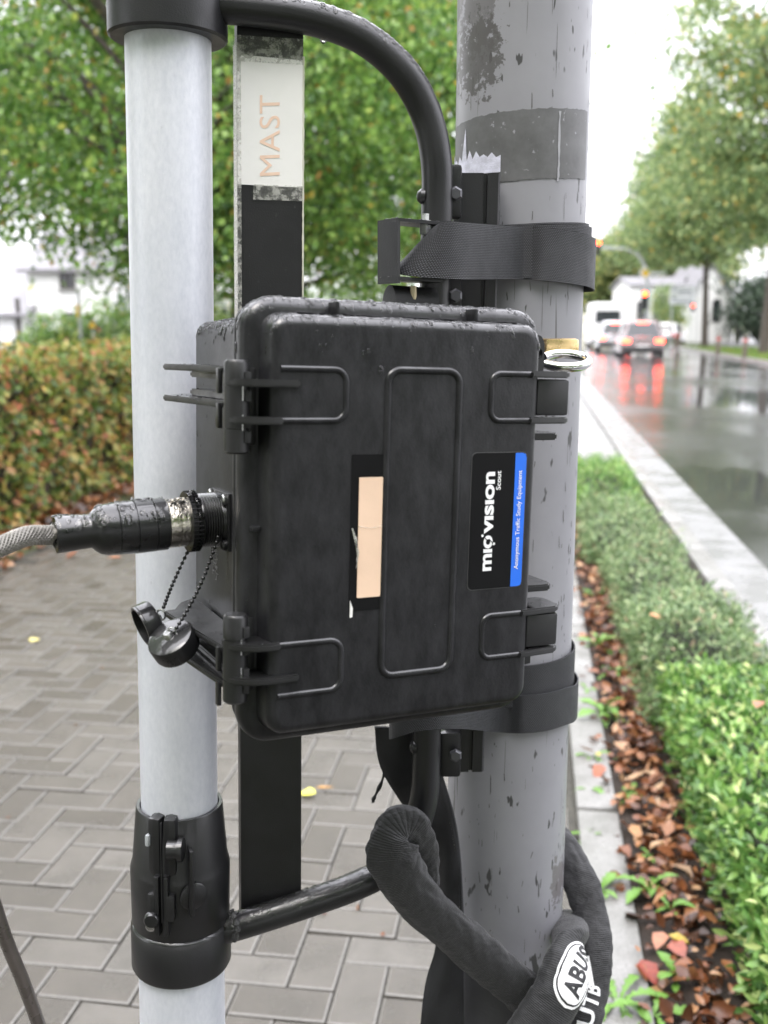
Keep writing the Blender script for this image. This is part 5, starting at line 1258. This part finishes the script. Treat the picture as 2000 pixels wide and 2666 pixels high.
# strap hook: bent flat strip
hk = MB(); t_ = .003
def hkpt(x, z_, y): return Vector((x, y, z_))
hA = at(983, 590, .985); hB = at(1035, 590, .965); 
zt1, zb1 = at(1000, 578, .97).z, at(1000, 738, .97).z
u_ = (Vector((hB.x, .962, 0)) - Vector((hA.x, .990, 0))); 
def hplate(p0, p1, p2, p3, th): 
    n_ = (p1 - p0).cross(p3 - p0).normalized() * th; hk.add([p0, p1, p2, p3, p0 + n_, p1 + n_, p2 + n_, p3 + n_], [(3, 2, 1, 0), (4, 5, 6, 7), (0, 1, 5, 4), (1, 2, 6, 5), (2, 3, 7, 6), (3, 0, 4, 7)])
L0 = Vector((hA.x, .990, 0)); R0 = Vector((hB.x, .962, 0)); up_ = Vector((0, 0, 1))
hplate(L0 + up_ * zb1, R0 + up_ * zb1, R0 + up_ * zt1, L0 + up_ * zt1, -.003)
dirx = Vector((.043, .022, 0)); dz = Vector((0, 0, -.0005))
for zq, sg in ((zt1, -1), (zb1 + .003, -1)):
    hplate(L0 + up_ * zq, R0 + up_ * zq, R0 + dirx + up_ * (zq - .0015), L0 + dirx + up_ * (zq - .0015), .003)
hk.build('strap_hook', COAT, bk, smooth=False)
m = MB(); m.lathe(at(1108, 592, .985), (0, 0, 1), [(-.006, .006), (.006, .006), (.0065, .0035), (.012, .0035), (.0125, 0)], 6); m.build('hook_bolt', STEEL, bk)
m = MB(); m.tube([at(1076, 745, .98), at(1077, 800, .98)], .0032, 10); m.build('hook_bolt', simple('rusty_bolt', (.45, .38, .24), .4, .5), bk)

# ================================================================= STRAPS
def ribbon(name, path, half, mat, parent, tilt=None, thick=.0014, uvs=True):
    """path = [(Vector centre, Vector up, halfwidth)]"""
    V = []; UV = []; F = []; s_ = 0; nV = 6; m_ = len(path)
    for sd in (0, 1):
        s_ = 0
        for i, (c, up, hw) in enumerate(path):
            if i: s_ += (c - path[i - 1][0]).length
            t = (path[min(i + 1, m_ - 1)][0] - path[max(i - 1, 0)][0]).normalized(); n_ = t.cross(up).normalized()
            for k in range(nV + 1):
                w_ = (k / nV * 2 - 1) * hw; V.append(c + up * w_ + n_ * (thick / 2 * (1 if sd else -1))); UV.append((s_, w_ + .05))
    H_ = m_ * (nV + 1)
    for i in range(m_ - 1):
        for k in range(nV):
            a = i * (nV + 1) + k; b = a + 1; c_ = a + nV + 2; d_ = a + nV + 1
            F += [(a, b, c_, d_), (H_ + d_, H_ + c_, H_ + b, H_ + a)]
        for k in (0, nV):
            a = i * (nV + 1) + k; b = a + nV + 1; F.append((a, b, H_ + b, H_ + a) if k == 0 else (b, a, H_ + a, H_ + b))
    return mk(name, V, F, mat, parent, uv=UV, angle=60)
def loop_path(keys, hw, n=10, closed=True):
    """keys: [(px, py_center, Y, hw_scale, lean)] or world Vectors with tilt"""
    P = bez([k[0] for k in keys], n, closed); H_ = bez([Vector((k[1], k[2], k[3])) for k in keys], n, closed)
    o = []
    for p, h_ in zip(P, H_): up = Vector((h_.y, h_.z, 1)).normalized(); o.append((p, up, hw * h_.x))
    if closed: o.append(o[0])
    return o
def ring_keys(z_f, off, px0=PX, tiltz=0, extra=None): pass
us = thing('upper_strap', 'wide black webbing strap wrapped round pole and hook above the case', 'strap', (PX, PY, pole_z(660)))
zc = lambda px, py, Y: at(px, py, Y)
def polar(a, off, py_front, dz=0):
    """point around the pole at angle a (deg, -90 faces the viewer)"""
    z_ = at(1360, py_front, PY - PR).z + dz; return on_pole(math.radians(a), z_, off)
HWs = .0255
def pk_(angs, zf, off, lean=0): return [(on_pole(math.radians(a), zf(a), off), 1, lean, 0) for a in angs]
zu = pole_z(660)
zfu = lambda a: zu - .010 * max(0, min(1, (a + 90) / 90)) + .006 * max(0, (a - 20) / 90)
keys = [(at(1072, 654, .985), 1.02, .95, 0), (at(1098, 652, .970), 1.02, .62, 0), (at(1150, 650, .968), 1, .16, 0), (at(1220, 654, .988), 1, .0, 0)] + pk_((-98, -80, -60, -40, -20, 0), zfu, .0105) + pk_((25, 55, 90, 125, 155), zfu, .006) + [(at(1150, 655, 1.13), 1, .2, 0), (at(1086, 655, 1.04), 1, .8, 0)]
ribbon('webbing', loop_path(keys, HWs, 8), HWs, STRAP, us)
ribbon('webbing_layer', loop_path(pk_((-120, -100, -80, -60, -40, -20, 0, 25, 55, 90, 120), lambda a: zu + .0015 + .0035 * (a + 90) / 90, .0060), HWs, 5, False), HWs, STRAP, us)
ribbon('webbing_layer', loop_path(pk_((-110, -80, -60, -40, -20, 0, 25, 55, 90), lambda a: zu + .0035 + .0055 * (a + 90) / 90, .0030), HWs, 5, False), HWs, STRAP, us)
m = MB(); m.lathe(at(1010, 790, .985), (.9, .35, -.05), [(0, .004), (.001, .017), (.045, .017), (.046, .004)], 28); m.build('strap_roll', CLOTH, us)
ls = thing('lower_strap', 'wide black webbing strap in two overlapping layers round the pole below the case', 'strap', (PX, PY, pole_z(1800)))
zlw = pole_z(1850)
keys = [(at(1015, 1872, 1.0), 1, .0, 0), (at(1090, 1850, .975), 1, .0, 0), (at(1190, 1845, .990), 1, .0, 0)] + pk_((-105, -85, -65, -45, -25, -5, 20, 50, 90, 130, 160), lambda a: zlw - .001 - .004 * (a > -30), .0085) + [(at(1080, 1830, 1.10), 1, 0, 0)]
ribbon('webbing', loop_path(keys, .0215, 8), .0215, STRAP, ls)
zl2 = pole_z(1786)
ribbon('webbing_layer', loop_path(pk_((-135, -110, -85, -65, -45, -25, -5, 20, 50, 90, 120), lambda a: zl2 + .004 * (a + 90) / 90, .0035), .0235, 6, False), .0235, STRAP, ls)
# dangling padded cloth down the left flank of the pole
cw = thing('hanging_cloth', 'long black padded cloth strap with stitched hem hanging down the left flank of the pole', 'strap', tuple(at(1160, 2000, 1.07)))
Lf = [(975, 1890, 1.03), (990, 1985, 1.04), (1035, 2070, 1.055), (1085, 2140, 1.07), (1125, 2220, 1.08), (1140, 2330, 1.08), (1137, 2454, 1.07), (1112, 2560, 1.06), (1094, 2666, 1.05), (1080, 2780, 1.05)]
Rt = [(1110, 1885, 1.045), (1130, 1965, 1.05), (1156, 2040, 1.055), (1182, 2130, 1.06), (1196, 2230, 1.062), (1202, 2330, 1.062), (1206, 2450, 1.06), (1206, 2560, 1.058), (1206, 2666, 1.055), (1206, 2780, 1.055)]
LL = bez([at(*p) for p in Lf], 6); RR = bez([at(*p) for p in Rt], 6); rows = []
for i, (a, b) in enumerate(zip(LL, RR)):
    rows.append([a.lerp(b, k / 8) + Vector((0, -.006 * math.sin(math.pi * k / 8) + .002 * math.sin(i * .5 + k), 0)) for k in range(9)])
m = MB(); m.quadgrid(rows); hc = m.build('cloth_panel', CLOTH, cw)
md = hc.modifiers.new('thickness', 'SOLIDIFY'); md.thickness = .003
m = MB(); m.tube([r[8] + Vector((.0005, -.002, 0)) for r in rows], .0013, 6); m.build('hem', simple('hem_grey', (.05, .05, .055), .5), cw)
m = MB()
for i in range(2, len(rows) - 1):
    for f_ in (.1, .6):
        p = rows[i][7].lerp(rows[i + 1][7], f_) + Vector((0, -.0024, 0)); q = rows[i][7].lerp(rows[i + 1][7], f_ + .3) + Vector((0, -.0024, 0)); m.tube([p, q], .0006, 4)
m.build('stitching', simple('thread_grey', (.22, .21, .19), .7), cw)
# the cloth's broad lower part lies round the pole
rows = []
for j in range(13):
    z_ = at(1300, 2560, 1.07).z - j * .025; row = []
    for k in range(25): a = math.radians(-175 + 130 * k / 24); row.append(on_pole(a, z_ + .062 * (1 - k / 24), .0035 + .0012 * math.sin(k * .9 + j * .4)))
    rows.append(row)
m = MB(); m.quadgrid(rows); m.build('cloth_wrap', simple('grey_cloth', (.045, .045, .048), .6, 0, 30, .15, .3, .002), cw)
# thin tail end
m = MB(); tp = bez([at(1006, 1992, 1.05), at(996, 2030, 1.05), at(982, 2062, 1.05), at(972, 2082, 1.05), at(972, 2088, 1.05)], 5)
m.tube(tp, [.0018 + .0006 * math.sin(k) for k in range(len(tp))], 8); tag(m.build('strap_tail', CLOTH), 'thin black strap end dangling under the lower left of the case', 'strap')

# ================================================================= CHAIN LOCK
lk = thing('chain_lock', 'bicycle chain lock in black ribbed fabric sleeve with white logo, looped round pipe and pole', 'lock', tuple(at(1300, 2500, 1.03)))
from mathutils import noise as mnoise
def fabric(r_of, seed, wide=1.12, deep=.66, amp=.16):
    def f(t, a, N, B):
        c, s_ = math.cos(a), math.sin(a); L = t * 11 + seed * 7.3
        fold = mnoise.noise(Vector((L * 1.1, c * .9 + seed, s_ * .9))) * 1.0 + .55 * (abs(mnoise.noise(Vector((L * 2.3 + c * 1.2, c * 1.6, s_ * 1.6 + seed)))) * 2 - .5) + .25 * mnoise.noise(Vector((L * 6 + 2 * s_, c * 2.2, s_ * 2.2)))
        q = r_of(t) * (1 + amp * fold); return (N * c * wide + B * s_ * deep) * q
    return f
def sleeve(path, rf, n=56):
    """frames lie across the view so that the flat side of the sleeve faces outwards from the pole"""
    P = [Vector(p) for p in path]; m_ = len(P); V = []; UV = []; F = []; s_ = 0; fr = []
    for i in range(m_):
        T = (P[min(i + 1, m_ - 1)] - P[max(i - 1, 0)]).normalized(); N = T.cross(Vector((0, 1, 0)))
        N = N.normalized() if N.length > .05 else fr[-1][1]; B = N.cross(T).normalized()
        if B.y > 0: B = -B
        if i: s_ += (P[i] - P[i - 1]).length
        fr.append((P[i], N, B, s_))
        for k in range(n + 1):
            a = 2 * math.pi * k / n; V.append(P[i] + rf(i / (m_ - 1), a, N, B)); UV.append((s_, k / n))
    for i in range(m_ - 1):
        for k in range(n): F.append((i * (n + 1) + k, i * (n + 1) + k + 1, (i + 1) * (n + 1) + k + 1, (i + 1) * (n + 1) + k))
    return mk('sleeve', V, F, SLEEVE, lk, uv=UV, angle=80), fr
A_ = bez([at(1104, 2350, 1.03), at(1100, 2268, 1.005), at(1086, 2200, .984), at(1058, 2156, .974), at(1030, 2172, .968), at(1024, 2230, .966), at(1060, 2305, .972), at(1130, 2385, .986), at(1220, 2462, 1.002), at(1310, 2540, 1.010), at(1385, 2610, 1.018), at(1430, 2690, 1.025), at(1440, 2800, 1.03)], 14)
rA = lambda t: .0200 * (min(1, .62 + t * 1.6) + .16 * math.exp(-((t - .44) / .07) ** 2))
sleeve(A_, fabric(rA, 1, 1.18, .55, .13))
B_ = bez([at(1380, 2130, 1.235), at(1450, 2190, 1.19), at(1500, 2270, 1.15), at(1535, 2370, 1.12), at(1548, 2470, 1.09), at(1540, 2570, 1.07), at(1522, 2660, 1.05), at(1500, 2780, 1.05)], 16)
rB = lambda t: .0185; fBf = fabric(rB, 2, 1.1, .60, .13)
_, fB = sleeve(B_, fBf)
C_ = bez([at(1290, 2830, .975), at(1350, 2740, .975), at(1408, 2660, .982), at(1452, 2590, .992), at(1476, 2520, 1.01), at(1486, 2462, 1.04), at(1482, 2420, 1.09), at(1470, 2390, 1.14)], 16)
rC = lambda t: .0255 * (1 - .38 * max(0, t - .55) / .45); fCf = fabric(rC, 3, 1.12, .62, .07)
_, fC = sleeve(C_, fCf)
# logo patch: drape points through the picture plane onto the sleeve by nearest surface
dg = bpy.context.evaluated_depsgraph_get(); dg.update()
def bvh_of(objs):
    V = []; F = []
    for o in objs:
        off = root_off(o.parent) if o.parent else Vector(); n0 = len(V); V += [v.co + off for v in o.data.vertices]; F += [[n0 + i for i in p.vertices] for p in o.data.polygons]
    return BVHTree.FromPolygons(V, F)
def surf(fr, rf, i0, i1, c_, half):
    """patch chart on a sleeve: s 0..1 along the strand, t -1..1 across its outer face"""
    m_ = len(fr)
    def f(s_, t_, off):
        x = (i0 + (i1 - i0) * s_) * (m_ - 1); k = min(int(x), m_ - 2); u = x - k
        P = fr[k][0].lerp(fr[k + 1][0], u); N = fr[k][1].lerp(fr[k + 1][1], u).normalized(); B = fr[k][2].lerp(fr[k + 1][2], u).normalized()
        sg = 1 if N.x > 0 else -1; a = math.pi / 2 - sg * (c_ + t_ * half); v = rf(x / (m_ - 1), a, N, B); return P + v + (v * .6 + B * v.length * .4).normalized() * off
    return f
def stadium(f, s0, s1, tw, off, mat, name, par, n=24):
    cx = []; K = 40; rows = []
    for i in range(K + 1):
        s_ = s0 + (s1 - s0) * i / K; e = min((s_ - s0), (s1 - s_)) / ((s1 - s0) * .30); e = 1 if e >= 1 else math.sqrt(max(0, 1 - (1 - e) ** 2)); e = max(e, .02)
        rows.append([f(s_, tw * e * (k / 5 - 1), off) for k in range(11)])
    m = MB(); m.quadgrid(rows); return m.build(name, mat, par, smooth=False)
f1_ = surf(fC, fCf, .40, .70, .18, .80)
lp = stadium(f1_, 0, 1, 1.0, .0008, WHITEINK, 'logo_patch', lk); stadium(f1_, .04, .96, .88, .0011, BLACKINK, 'logo_ring', lp); stadium(f1_, .065, .935, .80, .0014, WHITEINK, 'logo_field', lp)
text_on('ABUS', lambda u, v: f1_(.17 + u * .74, .50 - v * .96, .0019), 1.0, 1.0, 'logo_text', BLACKINK, lp, .035, 1.05, cuts=14)
f2_ = surf(fB, fBf, .60, .86, -.1, .85)
m = MB(); m.quadgrid([[f2_(.0 + .42 * i / 12, -.75 + .35 * k / 3 + .5 * i / 12, .0009) for i in range(13)] for k in range(4)]); m.build('white_band', WHITEINK, lk, smooth=False)
text_on('UTB', lambda u, v: f2_(1.0 - u * .60, .5 - v * 1.1, .0014), 1.0, 1.0, 'band_text', WHITEINK, lk, .03, 1.1, cuts=12)
# thin steel rod at the lower left
m = MB(); rp = [at(-60, 2150, .80), at(0, 2390, .83), at(60, 2530, .85), at(115, 2680, .87), at(170, 2850, .9)]; rp = [at(-130, 1950, .78), at(-30, 2260, .82), at(0, 2400, .83)][:0] + [at(-60, 2210, .80), at(10, 2430, .83), at(62, 2560, .85), at(105, 2680, .87), at(160, 2850, .9)]
m.tube(bez(rp, 6), .0062, 16); tag(m.build('steel_rod', simple('dull_steel_rod', (.17, .15, .14), .3, .6, 30, .2, .1)), 'slanting dull steel rod in the bottom left corner', 'rod')

# ================================================================= WATER DROPS
rw = random.Random(77); m = MB()
for x0, x1, y0_, y1_ in ((-.085, -.062, .017, .0225), (-.05, -.01, .019, .0225), (.0, .022, .018, .0225), (.026, .053, .0185, .0225), (.059, .074, .017, .0225), (.080, .100, .0185, .0225)):
    n_ = 12; a_ = [W(x0 + (x1 - x0) * k / n_, y0_ + rw.uniform(-.001, .0012) + .003 * (k in (0, n_)), h0 + .0022) for k in range(n_ + 1)]; b_ = [W(x0 + (x1 - x0) * k / n_, y1_, h0 + .0032) for k in range(n_ + 1)]
    m.quadgrid([a_, b_])
o = m.build('water_film', simple('water_sheet', (.01, .01, .01), .03, 0, 60, 0, .25, .002, coat=1), case, smooth=False); o['kind'] = 'stuff'
def drops(objs, parent, n, rmin, rmax, fn, name='water_drops', seed=3):
    r_ = random.Random(seed); tris = []; ws = []
    for o in objs:
        off = root_off(o.parent) if o.parent else Vector()
        for p in o.data.polygons:
            vs = [o.data.vertices[i].co + off for i in p.vertices]
            for k in range(1, len(vs) - 1):
                a, b, c_ = vs[0], vs[k], vs[k + 1]; cr = (b - a).cross(c_ - a); ar = cr.length / 2
                if ar < 1e-10: continue
                nn = p.normal; wgt = max(fn(nn, q_) for q_ in ((a + b + c_) / 3, a, b, c_))
                if wgt > 0: tris.append((a, b, c_, nn.copy())); ws.append(ar * wgt)
    m = MB(); picks = r_.choices(range(len(tris)), ws, k=n)
    for i in picks:
        a, b, c_, nn = tris[i]; u, v = r_.random(), r_.random()
        if u + v > 1: u, v = 1 - u, 1 - v
        p = a + (b - a) * u + (c_ - a) * v; wg = fn(nn, p)
        if wg <= 0 or r_.random() > wg: continue
        r0 = rmin + (rmax - rmin) * r_.random() ** 2.2; dn = Vector((0, 0, -1)); dn = dn - nn * dn.dot(nn)
        el = 1 + 1.1 * min(1, dn.length) * r_.random(); dn = dn.normalized() if dn.length > .05 else nn.orthogonal().normalized(); sd = nn.cross(dn)
        V = []; K = 9; ir = [1 + r_.uniform(-.18, .18) for _ in range(K)]
        for rr_, hh in ((1.0, -.02), (.84, .20), (.5, .33)):
            for k in range(K): aa = 2 * math.pi * k / K; V.append(p + (sd * math.cos(aa) + dn * math.sin(aa) * el) * r0 * rr_ * ir[k] + nn * r0 * hh * .85)
        V.append(p + nn * r0 * .34); F = []
        for L in range(2):
            for k in range(K): F.append((L * K + k, (L + 1) * K + k, (L + 1) * K + (k + 1) % K, L * K + (k + 1) % K))
        for k in range(K): F.append((2 * K + (k + 1) % K, 2 * K + k, 3 * K))
        m.add(V, F)
    o = m.build(name, WATER, parent, angle=80); o['kind'] = 'stuff'; return o
zl = CO.z
def wcase(nn, p):
    if nn.z > .25: return 1.0
    l = CR.transposed() @ (p - CO); hgt = l.z
    if hgt > .125: return .24
    return .009 if l.y < .02 else .04
drops([lid, body], case, 9000, .0007, .0027, wcase)
la_objs = [o for r_ in case.children if r_.name.startswith(('latch', 'hinge')) for o in r_.children if o.name.startswith(('arm', 'fin'))]
drops(la_objs, case, 320, .0005, .0014, lambda n_, p: 1 if n_.z > .5 else .05, seed=4)
pb_ = [o for o in cb.children if o.name.startswith(('plug_boot', 'clamp_ring', 'coupling'))]
drops(pb_, cb, 300, .0010, .0032, lambda n_, p: 1 if n_.z > .3 else .12, seed=5)
pp_ = [o for o in bk.children if o.name.startswith(('upper_pipe', 'lower_pipe', 'strap_hook'))]
drops(pp_, bk, 1700, .0008, .0026, lambda n_, p: 1 if n_.z > .35 else .04, seed=6)
drops([fb], bk, 260, .0006, .0013, lambda n_, p: 1 if (abs(n_.y) > .5 and p.z > 1.5) else 0, seed=7)
drops([utube], mr, 900, .0003, .0008, lambda n_, p: 1 if (n_.y < 0 and 1.2 < p.z < 1.9) else 0, seed=8)
drops([o for o in clp.children if o.name.startswith(('collar', 'cheek', 'lever', 'boss'))], clp, 260, .0006, .0018, lambda n_, p: 1 if n_.z > .35 else .05, seed=9)
d_ = at(842, 99, .995); bmx = MB(); bmx.lathe(d_ + Vector((0, 0, .004)), (0, 0, -1), [(0, .0008), (.002, .0022), (.0045, .0034), (.007, .0030), (.0085, .0014), (.009, 0)], 16); o = bmx.build('hanging_drop', WATER, bk)
